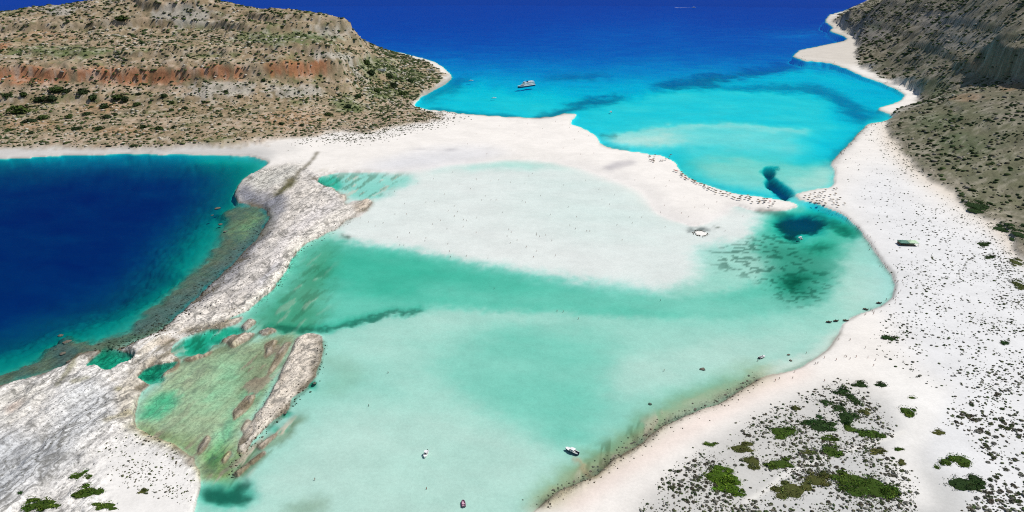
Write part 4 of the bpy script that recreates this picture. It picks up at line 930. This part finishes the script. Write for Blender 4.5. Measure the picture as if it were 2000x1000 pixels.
# distinct bushes on the lower headland slope
HB = [(40, 220, 20, 9), (85, 232, 12, 5), (60, 238, 14, 4), (75, 195, 12, 5), (110, 178, 16, 5), (130, 180, 10, 4), (15, 187, 8, 4), (45, 187, 8, 5), (160, 183, 12, 6), (180, 190, 10, 5), (230, 190, 11, 5), (245, 195, 9, 5), (203, 212, 10, 6), (268, 205, 9, 4), (210, 230, 10, 4), (170, 224, 10, 3), (135, 230, 9, 4), (100, 195, 12, 5), (320, 190, 8, 4), (335, 200, 6, 3), (150, 253, 10, 4), (195, 252, 9, 4), (312, 252, 9, 4), (340, 250, 6, 3), (280, 250, 8, 4), (335, 217, 6, 3), (270, 185, 7, 3), (225, 225, 6, 3), (20, 255, 8, 3), (60, 262, 7, 3), (262, 283, 8, 2), (235, 37, 14, 4), (440, 180, 6, 3), (470, 190, 5, 3), (400, 200, 5, 3), (360, 212, 6, 3), (515, 160, 5, 3), (290, 272, 6, 2), (590, 245, 6, 3), (550, 243, 6, 3), (640, 225, 8, 4), (680, 210, 9, 4), (700, 190, 8, 4), (735, 180, 9, 5), (770, 170, 9, 5), (760, 150, 10, 5), (715, 125, 10, 6), (725, 145, 8, 5), (800, 160, 8, 4), (785, 185, 8, 4)]
BM = []
for k in range(4):
    n = 200; ph = rng.uniform(0, 6.28, n); r = np.sqrt(rng.uniform(0, 1, n)); ed = 1 + .2 * np.sin(3 * ph + k) + .12 * np.sin(5 * ph)
    pts = np.stack([np.cos(ph) * r * ed, np.sin(ph) * r * ed, np.sqrt(1 - r ** 2 * .95) * rng.uniform(.65, 1.1, n)], -1)
    q_, f_, t_ = leaves(pts, pts + np.array([0, 0, .3]), .2, np.array([(.03, .05, .016), (.05, .075, .02), (.026, .042, .016), (.06, .085, .02)][k])[None] * rng.uniform(.6, 1.4, (n, 1)))
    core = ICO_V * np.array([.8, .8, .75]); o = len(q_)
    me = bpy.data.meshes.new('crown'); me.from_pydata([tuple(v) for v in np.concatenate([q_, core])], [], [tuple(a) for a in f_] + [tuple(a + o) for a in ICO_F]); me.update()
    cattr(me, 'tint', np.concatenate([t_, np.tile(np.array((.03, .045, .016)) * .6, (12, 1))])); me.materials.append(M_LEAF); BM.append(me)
TRK = bpy.data.meshes.new('trunk'); TRK.from_pydata([tuple(v) for v in tube((0, 0, -.3), (0, 0, .5), .12, .06, 6)[0]], [], tube((0, 0, -.3), (0, 0, .5), .12, .06, 6)[1]); TRK.materials.append(M_WOOD)
for i, (u, v, ru, rv) in enumerate(HB):
    x, y, z = hill_at(u, v); sc_ = ru * y / FPX * 1.02; hh = rv * y / FPX * 1.5
    r = empty('hillside_bush', (x, y, z - .3), rng.uniform(0, 6.28))
    for nm, me_ in (('crown', BM[3 if i == 0 else i % 3]), ('trunk', TRK)):
        o = bpy.data.objects.new(nm, me_); COL.objects.link(o); o.parent = r; o.scale = (sc_, sc_ * .85, hh)
    tag(r, 'large bright green bush on the lower headland slope, greenest of them all' if i == 0 else ('dark green bush near the summit rocks of the headland' if (u, v) == (235, 37) else ('broad ' if ru > 8 else 'small ') + 'dark green bush on the headland ' + ('below the red scarp' if v > 170 and u < 360 else 'flank above the sandy tip' if u > 690 else 'among grey stones')), 'bush', None if i == 0 or (u, v) == (235, 37) else 'bushes on the headland slope')

# ------------------------------------------------------------------ boulders
def boulder_mesh():
    v = ICO_V * rng.uniform(.7, 1.25, (12, 1)) * np.array([1, .8, .6]); me = bpy.data.meshes.new('boulder'); me.from_pydata([tuple(a) for a in v], [], [tuple(a) for a in ICO_F]); me.update()
    import bmesh
    b = bmesh.new(); b.from_mesh(me); bmesh.ops.subdivide_edges(b, edges=b.edges[:], cuts=1, use_grid_fill=True)
    for vv2 in b.verts: vv2.co *= random.uniform(.9, 1.08)
    b.to_mesh(me); b.free(); me.materials.append(M_ROCK); return me
RM = [boulder_mesh() for _ in range(6)]
def boulder(u, v, rpx, label, group=None, hz=.7):
    x, y, z = spot(u, v); m_, _ = mpp(u, v); r = rpx * m_
    o = bpy.data.objects.new('boulder', RM[rng.integers(6)]); COL.objects.link(o); o.location = (x, y, max(z, -.6) + r * hz * .2); o.scale = (r, r, r * hz); o.rotation_euler = (0, 0, rng.uniform(0, 6.28))
    return tag(o, label, 'boulder', group)
boulder(1372, 720, 7, 'dark weedy boulder awash alone in the pale lagoon off the near beach', hz=.4)
boulder(1270, 788, 5, 'small dark boulder awash off the olive shallows of the near beach', hz=.5)
for u, v in ((1540, 692), (1545, 704)): boulder(u, v, 4, 'small dark boulder of a pair awash beside the near beach', 'pair of boulders awash')
for u, v, r in ((424, 407, 8), (430, 438, 6), (440, 452, 5), (415, 420, 4), (118, 655, 7), (130, 668, 9), (122, 690, 8), (135, 706, 6), (108, 682, 5)):
    boulder(u, v, r, 'dark brown reef boulder standing out of the deep blue bay' if u > 300 else 'black boulder on the reef corner between bay and rock slab', 'reef boulders in the bay' if u > 300 else 'reef corner boulders', .5)
for u, v, r in ((614, 748, 6), (606, 764, 3), (556, 806, 6)): boulder(u, v, r, 'dark boulder in the water against the pale rock outcrop', 'boulders by the outcrop', .5)
WR = [(1060, 986), (1100, 960), (1165, 928), (1190, 902), (1222, 884), (1262, 860), (1292, 832), (1330, 818), (1380, 798), (1420, 782), (1450, 762), (1480, 742)]
for k in range(60):
    t = rng.uniform(0, len(WR) - 1.001); i = int(t); f = t - i
    u = WR[i][0] * (1 - f) + WR[i + 1][0] * f + rng.normal(0, 9) - 4; v = WR[i][1] * (1 - f) + WR[i + 1][1] * f + rng.normal(0, 6) - 4
    boulder(u, v, rng.uniform(1.2, 3.6), 'dark brown weed-covered boulder along the near beach waterline', 'waterline boulders', .6)
# rubble along the rocky shores: too many to count
pr = []
for line, n, sg, r0, r1, pal in ((WR, 500, 12, .15, .6, 0), ([(632, 668), (626, 705), (616, 738), (595, 760), (565, 790), (512, 840), (470, 890), (440, 935)], 260, 6, .2, .7, 0), ([(560, 545), (505, 590), (450, 620), (380, 650), (300, 655)], 160, 7, .3, .9, 1), ([(525, 420), (480, 490), (400, 566), (330, 630), (280, 655), (200, 690)], 900, 12, .3, 1.1, 0), ([(690, 425), (655, 446), (590, 482), (565, 520), (530, 565)], 160, 4, .3, .9, 0), ([(590, 670), (560, 730), (520, 800), (485, 860)], 260, 12, .2, .7, 1), ([(600, 350), (560, 420), (470, 550), (380, 630)], 700, 34, .3, .8, 2), ([(60, 780), (150, 770), (220, 800), (160, 860)], 420, 45, .12, .5, 2), ([(1622, 320), (1655, 286), (1694, 244), (1735, 235)], 120, 5, .4, 1.2, 0), ([(1545, 110), (1620, 124), (1690, 152), (1760, 180)], 140, 5, .6, 1.6, 2)):
    t = rng.uniform(0, len(line) - 1.001, n); i = t.astype(int); f = (t - i)[:, None]; L_ = np.array(line, float)
    p = L_[i] * (1 - f) + L_[i + 1] * f + rng.normal(0, 1, (n, 2)) * np.array([sg, sg * .7])
    x, y = ground(p[:, 0], p[:, 1]); pr.append(np.stack([x, y, r0 + (r1 - r0) * rng.uniform(0, 1, n) ** 2.5, np.full(n, pal)], -1))
pr = np.concatenate(pr); q = hgt(pr[:, 0], pr[:, 1]); ok = q['z'] > -1.2; pr = pr[ok]; zz = q['z'][ok]
tp = np.array([(.09, .075, .05), (.42, .37, .30), (.20, .19, .19)])[pr[:, 3].astype(int)] * rng.uniform(.5, 1.5, (len(pr), 1))
lumps('shore_rubble', pr[:, 0], pr[:, 1], zz, pr[:, 2], .45, tp, M_SCRUB, 'broken stones strewn along the rocky waterlines', .5)

# ------------------------------------------------------------------ parasols
def parasol_proto(mat):
    r = empty('parasol', (0, 0, 0))
    n = 10; V = [(0, 0, 2.75)]
    for rr2, zz2 in ((.7, 2.5), (1.45, 2.12), (1.5, 1.98)):
        V += [(math.cos(2 * math.pi * k / n) * rr2, math.sin(2 * math.pi * k / n) * rr2, zz2 + (.04 if k % 2 else -.03)) for k in range(n)]
    F = [(0, 1 + k, 1 + (k + 1) % n) for k in range(n)]
    for j in range(2): F += [(1 + j * n + k, 1 + (j + 1) * n + k, 1 + (j + 1) * n + (k + 1) % n, 1 + j * n + (k + 1) % n) for k in range(n)]
    mk('canopy', V, F, mat, r); mk('pole', *tube((0, 0, -.4), (0, 0, 2.7), .05, .04, 6), M_TIMBER, r)
    return r
PP = [parasol_proto(m) for m in (M_STRAW, M_STRAWD, M_RED)]; fresh = [True] * 3
PLAB = ['brown thatched parasol', 'dark thatched parasol', 'red canvas parasol']
def parasol(u, v, k, where, group):
    x, y, z = spot(u, v)
    o = PP[k] if fresh[k] else copy_tree(PP[k]); fresh[k] = False
    o.location = (x, y, max(z, 0.02)); o.rotation_euler = (0, 0, rng.uniform(0, 6.28))
    tag(o, PLAB[k] + ' ' + where, 'parasol', group + ', ' + PLAB[k].split()[0])
SPL = [(1318, 334), (1340, 349), (1365, 362), (1400, 376), (1440, 387), (1480, 394), (1512, 400)]
for i in range(62):
    t = i / 61 * (len(SPL) - 1.001); k = int(t); f = t - k
    w_ = 2 + 5 * sstep(2.5, 5, t)
    parasol(SPL[k][0] * (1 - f) + SPL[k + 1][0] * f + rng.normal(0, 2.5), SPL[k][1] * (1 - f) + SPL[k + 1][1] * f + float(rng.uniform(-1, 1) * w_), int(rng.choice(3, p=[.55, .35, .1])), 'on the narrow sand spit', 'parasols on the spit')
for i in range(14): parasol(rng.uniform(1268, 1312), rng.uniform(304, 318), int(rng.choice(3, p=[.4, .5, .1])), 'at the neck of the spit by the outer bay', 'parasols at the neck')
for r_ in range(4):
    for k in range(8):
        parasol(1576 + k * 8 + r_ * 5 + rng.normal(0, 3), 384 - k * (2.0 - r_ * .8) + r_ * 5.0 + rng.normal(0, 1.6), int(rng.choice(2, p=[.7, .3])), 'in rows beside the channel mouth', 'parasols by the channel')

# ------------------------------------------------------------------ people
def skin_body(name, nodes, edges):
    me = bpy.data.meshes.new(name); me.from_pydata([n[0] for n in nodes], edges, []); me.update()
    o = bpy.data.objects.new(name, me); COL.objects.link(o)
    md = o.modifiers.new('s', 'SKIN'); md.use_smooth_shade = True
    for i, n in enumerate(nodes): me.skin_vertices[0].data[i].radius = (n[1], n[1] if len(n) < 3 else n[2])
    me.skin_vertices[0].data[0].use_root = True
    sb = o.modifiers.new('d', 'SUBSURF'); sb.levels = 1; sb.render_levels = 1
    dg = bpy.context.evaluated_depsgraph_get(); m2 = bpy.data.meshes.new_from_object(o.evaluated_get(dg))
    bpy.data.objects.remove(o); m2.name = name
    m2.materials.clear(); m2.materials.append(M_SKIN); return m2
def person_meshes(pose):
    lx = .30 if pose == 'walk' else .05
    N = [((0, 0, .95), .15, .11), ((0, 0, 1.15), .135, .10), ((0, 0, 1.38), .17, .11), ((0, 0, 1.48), .07), ((0, .01, 1.56), .085), ((0, .02, 1.66), .10), ((0, .01, 1.73), .07),
         ((.10, 0, .88), .10), ((.11, lx * .5, .50), .07), ((.11, -lx * .2, .10), .045), ((.12, .10, .04), .04),
         ((-.10, 0, .88), .10), ((-.11, -lx * .3, .50), .07), ((-.11, -lx, .10), .045), ((-.12, -lx + .12, .04), .04),
         ((.20, 0, 1.40), .06), ((.30, -.02, 1.12), .045), ((.34, .10 + lx * .4, .88), .035), ((.35, .14 + lx * .4, .78), .035),
         ((-.20, 0, 1.40), .06), ((-.30, -.02, 1.12), .045), ((-.34, .10 - lx * .3, .88), .035), ((-.35, .14 - lx * .3, .78), .035), ((0, .115, 1.64), .02)]
    E = [(0, 1), (1, 2), (2, 3), (3, 4), (4, 5), (5, 6), (0, 7), (7, 8), (8, 9), (9, 10), (0, 11), (11, 12), (12, 13), (13, 14), (2, 15), (15, 16), (16, 17), (17, 18), (2, 19), (19, 20), (20, 21), (21, 22), (5, 23)]
    return skin_body('person', N, E)
BODY = [person_meshes('stand'), person_meshes('walk')]
def ring_mesh(name, zs, n, mat):
    V = []; F = []
    for z, a, b in zs: V += [(math.cos(2 * math.pi * k / n) * a, math.sin(2 * math.pi * k / n) * b, z) for k in range(n)]
    for j in range(len(zs) - 1): F += [(j * n + k, j * n + (k + 1) % n, (j + 1) * n + (k + 1) % n, (j + 1) * n + k) for k in range(n)]
    F.append(tuple(range((len(zs) - 1) * n, len(zs) * n)))
    me = bpy.data.meshes.new(name); me.from_pydata(V, [], F); me.materials.append(mat); return me
HAIRM = ring_mesh('hair', [(1.62, .10, .095), (1.70, .115, .115), (1.76, .09, .09), (1.80, .04, .04)], 10, M_HAIR)
SWM = [ring_mesh('swimwear', [(.76, .215, .15), (.86, .215, .16), (1.02, .175, .135)], 12, m) for m in SWIM]
CN = ['navy', 'red', 'black', 'turquoise']
def person(u, v, where, group, k=None):
    x, y, z = spot(u, v); k = int(rng.integers(4)) if k is None else k
    o = bpy.data.objects.new('person', BODY[int(rng.integers(2))]); COL.objects.link(o)
    o.location = (x, y, z - .03); o.rotation_euler = (0, 0, rng.uniform(0, 6.28)); s_ = rng.uniform(.94, 1.05); o.scale = (s_ * 1.1, s_ * 1.1, s_)
    for nm, me_ in (('hair', HAIRM), ('swimwear', SWM[k])):
        c = bpy.data.objects.new(nm, me_); COL.objects.link(c); c.parent = o
    tag(o, 'person in ' + CN[k] + ' swimwear ' + where, 'person', group + ', ' + CN[k])
WADE = [(832, 396), (974, 352), (997, 357), (1033, 345), (959, 391), (969, 391), (1020, 393), (981, 416), (845, 439), (830, 472), (832, 466), (781, 479), (789, 479), (878, 492), (880, 502), (911, 501), (953, 505), (1048, 457), (847, 350), (930, 350), (794, 419), (1101, 362), (1056, 383), (1170, 370), (1146, 452), (1152, 452), (1048, 460), (1066, 460), (1054, 463), (1235, 436), (1230, 425), (1299, 444), (1144, 353), (720, 405), (760, 380), (905, 430), (1075, 420), (1110, 405), (1190, 400), (1215, 470), (1085, 500), (1010, 470), (1205, 440), (930, 455), (868, 380)]
pw_ = scatter([(720, 400), (800, 350), (1000, 325), (1180, 350), (1260, 390), (1300, 450), (1200, 540), (1000, 510), (800, 478), (700, 460)], 45, .8, 9)
WADE += [(float(a), float(b)) for a, b in pw_]
for u, v in WADE: person(u, v, 'wading on the pale sandbar of the lagoon', 'waders on the sandbar')
for u, v in [(720, 793), (615, 937), (833, 955), (1297, 724), (1088, 607), (1100, 608), (1290, 586), (965, 562), (1130, 622), (758, 728)]: person(u, v, 'standing in the green middle water of the lagoon', 'bathers in the green water')
for u, v in [(936, 286), (913, 282), (951, 301), (1122, 273), (1112, 250), (1134, 302), (1045, 240), (1010, 237), (1030, 243), (1085, 238), (1150, 266), (1130, 258), (1098, 245), (1005, 262), (975, 247), (1060, 252), (930, 262), (1100, 290), (1160, 300), (1070, 280)]: person(u, v, 'walking on the wide white isthmus beach', 'people on the isthmus')
for u, v in [(1298, 402), (1357, 406), (1376, 401), (1384, 408), (1336, 386), (1331, 417), (1301, 364), (1278, 348), (1307, 354), (1451, 423), (1416, 452), (1290, 416), (1345, 424), (1400, 395), (1240, 352)]: person(u, v, 'on the sand lobe behind the spit', 'people on the sand lobe')
SHL = [(1600, 402), (1650, 426), (1684, 452), (1706, 486), (1726, 516), (1746, 538), (1756, 560), (1748, 586), (1722, 604), (1690, 616)]
for i in range(58):
    t = rng.uniform(0, len(SHL) - 1.001); k = int(t); f = t - k
    person(SHL[k][0] * (1 - f) + SHL[k + 1][0] * f + rng.normal(0, 5), SHL[k][1] * (1 - f) + SHL[k + 1][1] * f + rng.normal(0, 4), 'at the water edge below the green canteen', 'people along the curved shore')
for u, v in [(1610, 700), (1592, 712), (1597, 711), (1633, 704), (1650, 697), (1672, 698), (1695, 699), (1710, 704), (1548, 740), (1514, 745), (1522, 741), (1552, 728), (1638, 664), (1660, 702), (1653, 698), (1706, 715), (1610, 745), (1660, 665), (1690, 680), (1480, 705), (1575, 690)]: person(u, v, 'strolling on the near beach below the thickets', 'people on the near beach')

# ------------------------------------------------------------------ boats
def hull_geo(L, Bm, H, n=13, drop=.35, fine=.55):
    V = []; F = []; R = []
    for i in range(n):
        t = i / (n - 1); y = (t - .5) * L
        hb = Bm / 2 * (1 if t < fine else math.sqrt(max(0, 1 - ((t - fine) / (1 - fine)) ** 2.1)))
        hb = max(hb * (.86 + .14 * min(1, t * 4)), .02); sh = H * (1 + .35 * max(0, t - .5) ** 1.5 * 2)
        R.append((y, hb, sh))
        prof = [(-1, sh), (-.96, sh * .4), (-.72, -drop * .4), (0, -drop * (1 - t ** 4)), (.72, -drop * .4), (.96, sh * .4), (1, sh)]
        V += [(a * hb, y, z) for a, z in prof]
    m = 7
    for i in range(n - 1):
        for j in range(m - 1): F.append((i * m + j, i * m + j + 1, (i + 1) * m + j + 1, (i + 1) * m + j))
    F.append(tuple(range(m)))
    return V, F, R
def deck_geo(R, inset, z0=None):
    V = []; F = []
    for y, hb, sh in R: V += [(-max(hb - inset, .01), y, (sh if z0 is None else z0)), (max(hb - inset, .01), y, (sh if z0 is None else z0))]
    for i in range(len(R) - 1): F.append((2 * i, 2 * i + 1, 2 * i + 3, 2 * i + 2))
    return V, F
def rim_geo(R, w_, h):
    V = []; F = []
    for s_ in (-1, 1):
        o = len(V)
        for y, hb, sh in R:
            V += [(s_ * (hb + .02), y, sh - h), (s_ * (hb + .02), y, sh + .03), (s_ * max(hb - w_, 0), y, sh + .03), (s_ * max(hb - w_, 0), y, sh - h)]
        for i in range(len(R) - 1):
            for j in range(4): F.append((o + i * 4 + j, o + i * 4 + (j + 1) % 4, o + (i + 1) * 4 + (j + 1) % 4, o + (i + 1) * 4 + j))
    return V, F
def motorboat(u, v, L, Bm, rz, label, hull=M_WHITE, bimini=False, group=None, name='motorboat', accent=M_WHITE):
    x, y = map(float, ground(u, v)); r = empty(name, (x, y, 0), rz)
    Vh, Fh, R = hull_geo(L, Bm, L * .115)
    mk('hull', Vh, Fh, hull, r, True)
    mk('cockpit_floor', *deck_geo(R, .12, .12), M_GREYD, r)
    mk('gunwale', *rim_geo(R, .22, .12), accent, r)
    fd = [q for q in R if q[0] > L * .12]; mk('foredeck', *deck_geo(fd, .1), accent, r)
    mk('console', *join(box((0, L * .02, .55), (.38, .3, .45)), box((0, L * .06, 1.12), (.34, .03, .2))), accent, r)
    mk('windscreen', *box((0, L * .06 + .06, 1.2), (.40, .015, .24)), M_GLASS, r)
    mk('seat', *join(box((0, -L * .17, .35), (Bm * .34, .28, .22)), box((0, -L * .17 - .25, .68), (Bm * .34, .06, .2))), accent, r)
    mk('outboard_motor', *join(box((0, -L * .5 - .2, .75), (.17, .26, .3)), box((0, -L * .5 - .2, .1), (.07, .12, .5))), M_BLACK, r)
    if bimini:
        top = []
        for i in range(5): top += [(-Bm * .44, -L * .22 + i * L * .085, 2.05 + .14 * math.sin(i / 4 * math.pi)), (Bm * .44, -L * .22 + i * L * .085, 2.05 + .14 * math.sin(i / 4 * math.pi))]
        mk('canopy', top, [(2 * i, 2 * i + 1, 2 * i + 3, 2 * i + 2) for i in range(4)], M_WHITE, r)
        for sx in (-1, 1):
            for yy2 in (-.22, .12): mk('canopy_pole', *tube((sx * Bm * .42, L * yy2, .4), (sx * Bm * .42, L * yy2, 2.06), .03, .03, 6), M_GREYD, r)
    return tag(r, label, 'boat', group)
motorboat(832, 888, 6.2, 2.2, rad(172), 'small white motorboat floating alone in the palest near part of the lagoon', bimini=True)
motorboat(1117, 882, 8.6, 2.7, rad(52), 'white motorboat with dark side moored at the rocky tongue of the near beach', hull=M_NAVY, bimini=True)
motorboat(1488, 698, 5.6, 2.2, rad(-60), 'small dark hulled dinghy with white seats off the near beach', hull=M_BLACK)
motorboat(1563, 466, 6.0, 2.4, rad(5), 'white canopied boat in the dark channel water inside the lagoon', bimini=True)
motorboat(920, 158, 11, 3.6, rad(-80), 'white motorboat anchored off the sandy tip of the headland', bimini=True)
motorboat(965, 192, 10, 3.4, rad(-70), 'white motorboat in the outer bay between headland beach and ferry', bimini=True)
motorboat(1193, 219, 8, 3.0, rad(10), 'white boat anchored on the bright cyan shallows of the outer bay', bimini=True)
GD = 'dinghies drawn up on the curved shore'
for u, v, a in ((1618, 629, 80), (1632, 627, 95), (1651, 626, 70), (1690, 604, 60), (1716, 592, 85)): motorboat(u, v, 3.7, 1.5, rad(a), 'small dark dinghy drawn up at the curved lagoon shore', hull=M_BLACK, group=GD, name='dinghy', accent=M_TIMBER)
far = motorboat(1355, 15, 26, 7.5, rad(-88), 'white motor yacht running far out on the deep blue sea', name='motor_yacht')
fx, fy = map(float, ground(1355, 15))
mk_w = mk('cabin', *join(box((0, 0, 4.2), (2.6, 6, 1.4)), box((0, -1.5, 6.3), (2.0, 3.5, .8))), M_WHITE, far)
M_FOAM = col_mat('white_foam', (.8, .82, .84), .9, .3, .1)
wk = []
wf = []
for i in range(14):
    t = i / 13; w_ = .8 + 7 * t; wk += [(fx - 14 - 120 * t, fy - w_ + 2 * math.sin(i * 2.1), .06), (fx - 14 - 120 * t, fy + w_ * .6 + 2 * math.sin(i * 1.3), .06)]
    if i: wf.append((2 * i - 2, 2 * i - 1, 2 * i + 1, 2 * i))
wake = mk('wake_foam', wk, wf, M_FOAM); wake['kind'] = 'stuff'; wake['label'] = 'white foam wake behind the far yacht'
# inflatable
x, y = map(float, ground(905, 984)); inf = empty('inflatable_boat', (x, y, 0), rad(8))
pth = [(-.8, -2.5), (-.82, -1), (-.8, .8), (-.55, 1.9), (0, 2.45), (.55, 1.9), (.8, .8), (.82, -1), (.8, -2.5)]
mk('tube', *join(*[tube((a[0], a[1], .3), (b[0], b[1], .3), .30, .30, 10) for a, b in zip(pth[:-1], pth[1:])]), M_MAROON, inf, True)
mk('floor', [(-.7, -2.4, .15), (.7, -2.4, .15), (.7, .8, .15), (0, 2.2, .15), (-.7, .8, .15)], [(0, 1, 2, 3, 4)], M_PINK, inf)
mk('seat', *box((0, -.5, .42), (.62, .35, .1)), M_PINK, inf); mk('transom', *box((0, -2.25, .35), (.6, .05, .25)), M_GREYD, inf)
mk('outboard_motor', *join(box((0, -2.6, .75), (.15, .2, .25)), box((0, -2.6, .1), (.06, .1, .4))), M_BLACK, inf)
tag(inf, 'plum coloured inflatable boat with pink floor in the near lagoon', 'boat')
# ferry
ax, ay = map(float, ground(1011, 172)); bx, by = map(float, ground(1043, 167))
hd = math.atan2(ay - by, ax - bx) - math.pi / 2; Lf = math.hypot(ax - bx, ay - by)
Lf = min(max(Lf, 46), 58)
fer = empty('ferry', ((ax + bx) / 2, (ay + by) / 2, 0), hd)
Vh, Fh, Rf = hull_geo(Lf, 11.0, 3.6, 17, 1.2, .62)
mk('hull', Vh, Fh, M_NAVY, fer, True); mk('bulwark', *rim_geo(Rf, .3, .8), M_WHITE, fer); mk('main_deck', *deck_geo(Rf, .2, 3.3), M_GREYD, fer)
def deckhouse(y0, y1, wd, z0, z1, nm):
    c = .9
    V = [(-wd, y0, z0), (wd, y0, z0), (wd, y1 - c * 2, z0), (wd - c, y1, z0), (-wd + c, y1, z0), (-wd, y1 - c * 2, z0)]
    V += [(a, b * .985, z1) for a, b, _ in V]
    F = [(i, (i + 1) % 6, 6 + (i + 1) % 6, 6 + i) for i in range(6)] + [(6, 7, 8, 9, 10, 11)]
    h = mk(nm, V, F, M_WHITE, fer)
    for s_ in (-1, 1):
        ny = int((y1 - y0 - 3) / 2.4)
        for k in range(ny): mk('window', *box((s_ * (wd + .01), y0 + 1.5 + k * 2.4, (z0 + z1) / 2 + .15), (.03, .75, .42)), M_GLASS, h)
    return h
deckhouse(-Lf * .44, Lf * .22, 4.9, 3.3, 6.1, 'lower_deckhouse'); deckhouse(-Lf * .44, Lf * .14, 4.6, 6.25, 8.8, 'upper_deckhouse')
mk('sun_deck', *box((0, -Lf * .15, 8.92), (5.0, Lf * .30, .12)), M_WHITE, fer); mk('lower_deck_slab', *box((0, -Lf * .12, 6.17), (5.1, Lf * .335, .08)), M_WHITE, fer)
br = deckhouse(Lf * .02, Lf * .13, 3.6, 9.04, 11.3, 'bridge')
mk('window', *box((0, Lf * .13 * .985 + .03, 10.5), (2.5, .03, .5)), M_GLASS, br)
mk('awning', *box((0, -Lf * .27, 11.2), (4.6, Lf * .15, .1)), M_WHITE, fer)
for s_ in (-1, 1):
    for k in range(4): mk('awning_post', *tube((s_ * 4.4, -Lf * .41 + k * Lf * .09, 9), (s_ * 4.4, -Lf * .41 + k * Lf * .09, 11.2), .08, .08, 6), M_WHITE, fer)
mk('funnel', *join(box((0, -Lf * .08, 10.7), (1.0, 1.6, 1.7)), box((0, -Lf * .08, 12.5), (.8, 1.3, .2))), M_NAVY, fer)
mk('mast', *join(tube((0, Lf * .05, 11.2), (0, Lf * .05, 16), .16, .08, 6), box((0, Lf * .05, 14), (1.2, .08, .08))), M_WHITE, fer)
tag(fer, 'white three-deck passenger ferry with navy hull anchored in the outer bay', 'ferry')

# ------------------------------------------------------------------ canteen
x, y, z = spot(1774, 478); can = empty('beach_canteen', (x, y, z), rad(-6))
def hip(cx, cy, a, b, z0, z1, ridge):
    V = [(cx - a, cy - b, z0), (cx + a, cy - b, z0), (cx + a, cy + b, z0), (cx - a, cy + b, z0), (cx - ridge, cy, z1), (cx + ridge, cy, z1)]
    V += [(p[0], p[1], z0 - .25) for p in V[:4]]
    return V, [(0, 1, 5, 4), (1, 2, 5), (2, 3, 4, 5), (3, 0, 4), (6, 7, 1, 0), (7, 8, 2, 1), (8, 9, 3, 2), (9, 6, 0, 3)]
mk('roof', *hip(-5.2, 0, 4.2, 4.6, 3.1, 4.6, 1.8), M_GREEN, can)['label'] = 'dark green half of the canteen roof'
mk('roof', *hip(3.6, .2, 4.4, 4.6, 3.25, 4.7, 1.8), M_PGREEN, can)['label'] = 'pale green half of the canteen roof'
for px_ in (-9, -5.2, -1, 3.4, 7.6):
    for py_ in (-4.2, 4.2): mk('post', *tube((px_, py_, -.3), (px_, py_, 3.1), .12, .12, 6), M_TIMBER, can)
mk('counter', *box((-1, -2.6, .55), (6.5, .35, .55)), M_TIMBER, can); mk('back_wall', *box((-1, 2.9, 1.4), (8.2, .1, 1.4)), M_TIMBER, can); mk('side_wall', *box((-8.9, 0, 1.3), (.1, 3.0, 1.3)), M_TIMBER, can)
tag(can, 'timber beach canteen with dark and pale green roofs on the white sand', 'hut')
# ------------------------------------------------------------------ stone ring on the sand lobe's tip
x, y, z = spot(1368, 456); ring = empty('stone_enclosure', (x, y, 0))
mx_, my_ = mpp(1368, 456)
mk('sand_fill', *[q2 for q2 in (lambda n: ([(math.cos(2 * math.pi * k / n) * (11 + 2 * math.sin(k * 1.7)) * mx_, math.sin(2 * math.pi * k / n) * (4.4 + 1.0 * math.sin(k * 2.3)) * my_, .3) for k in range(n)] + [(math.cos(2 * math.pi * k / n) * (12 + 2 * math.sin(k * 1.7)) * mx_, math.sin(2 * math.pi * k / n) * (4.9 + 1.0 * math.sin(k * 2.3)) * my_, -.5) for k in range(n)], [tuple(range(n))] + [(k, (k + 1) % n, n + (k + 1) % n, n + k) for k in range(n)]))(20)], col_mat('packed_white_sand', (.80, .77, .71), .95, .06), ring)
for k in range(34):
    a = 2 * math.pi * k / 34; o = bpy.data.objects.new('stone', RM[k % 6]); COL.objects.link(o); o.parent = ring
    o.location = (math.cos(a) * (13 + 2 * math.sin(a * 11)) * mx_ + random.uniform(-.9, .9), math.sin(a) * (5.4 + math.sin(a * 14)) * my_ + random.uniform(-1.2, 1.2), .2); q2 = random.uniform(.4, 1.25); o.scale = (q2, q2, q2 * .9); o.rotation_euler = (0, 0, a * 3)
tag(ring, 'ring of dark stones round white sand at the tip of the sand lobe', 'stone ring')
# ------------------------------------------------------------------ white buildings on the headland flank
def lodge(u, v, L, label):
    x, y, z = hill_at(u, v); r = empty('stone_building', (x, y, z - .6), rad(4))
    mk('wall', *box((0, 0, 1.9), (L / 2, 2.6, 1.9)), M_WALL, r)
    rf = mk('roof', *box((0, 0, 3.95), (L / 2 + .3, 2.9, .15)), M_WALL, r)
    mk('parapet', *join(box((0, -2.75, 4.3), (L / 2 + .3, .15, .2)), box((0, 2.75, 4.3), (L / 2 + .3, .15, .2))), M_WALL, rf)
    mk('door', *box((0, -2.62, 1.5), (.6, .04, 1.1)), M_TIMBER, r)
    for k in (-.34, -.17, .17, .34): mk('window', *box((L * k, -2.62, 2.1), (.7, .04, .6)), M_GLASS, r)
    tag(r, label, 'building')
lodge(741, 139, 24, 'long low whitewashed building on the green flank of the headland')
lodge(842, 138, 19, 'short low whitewashed building on the flat tip of the headland')
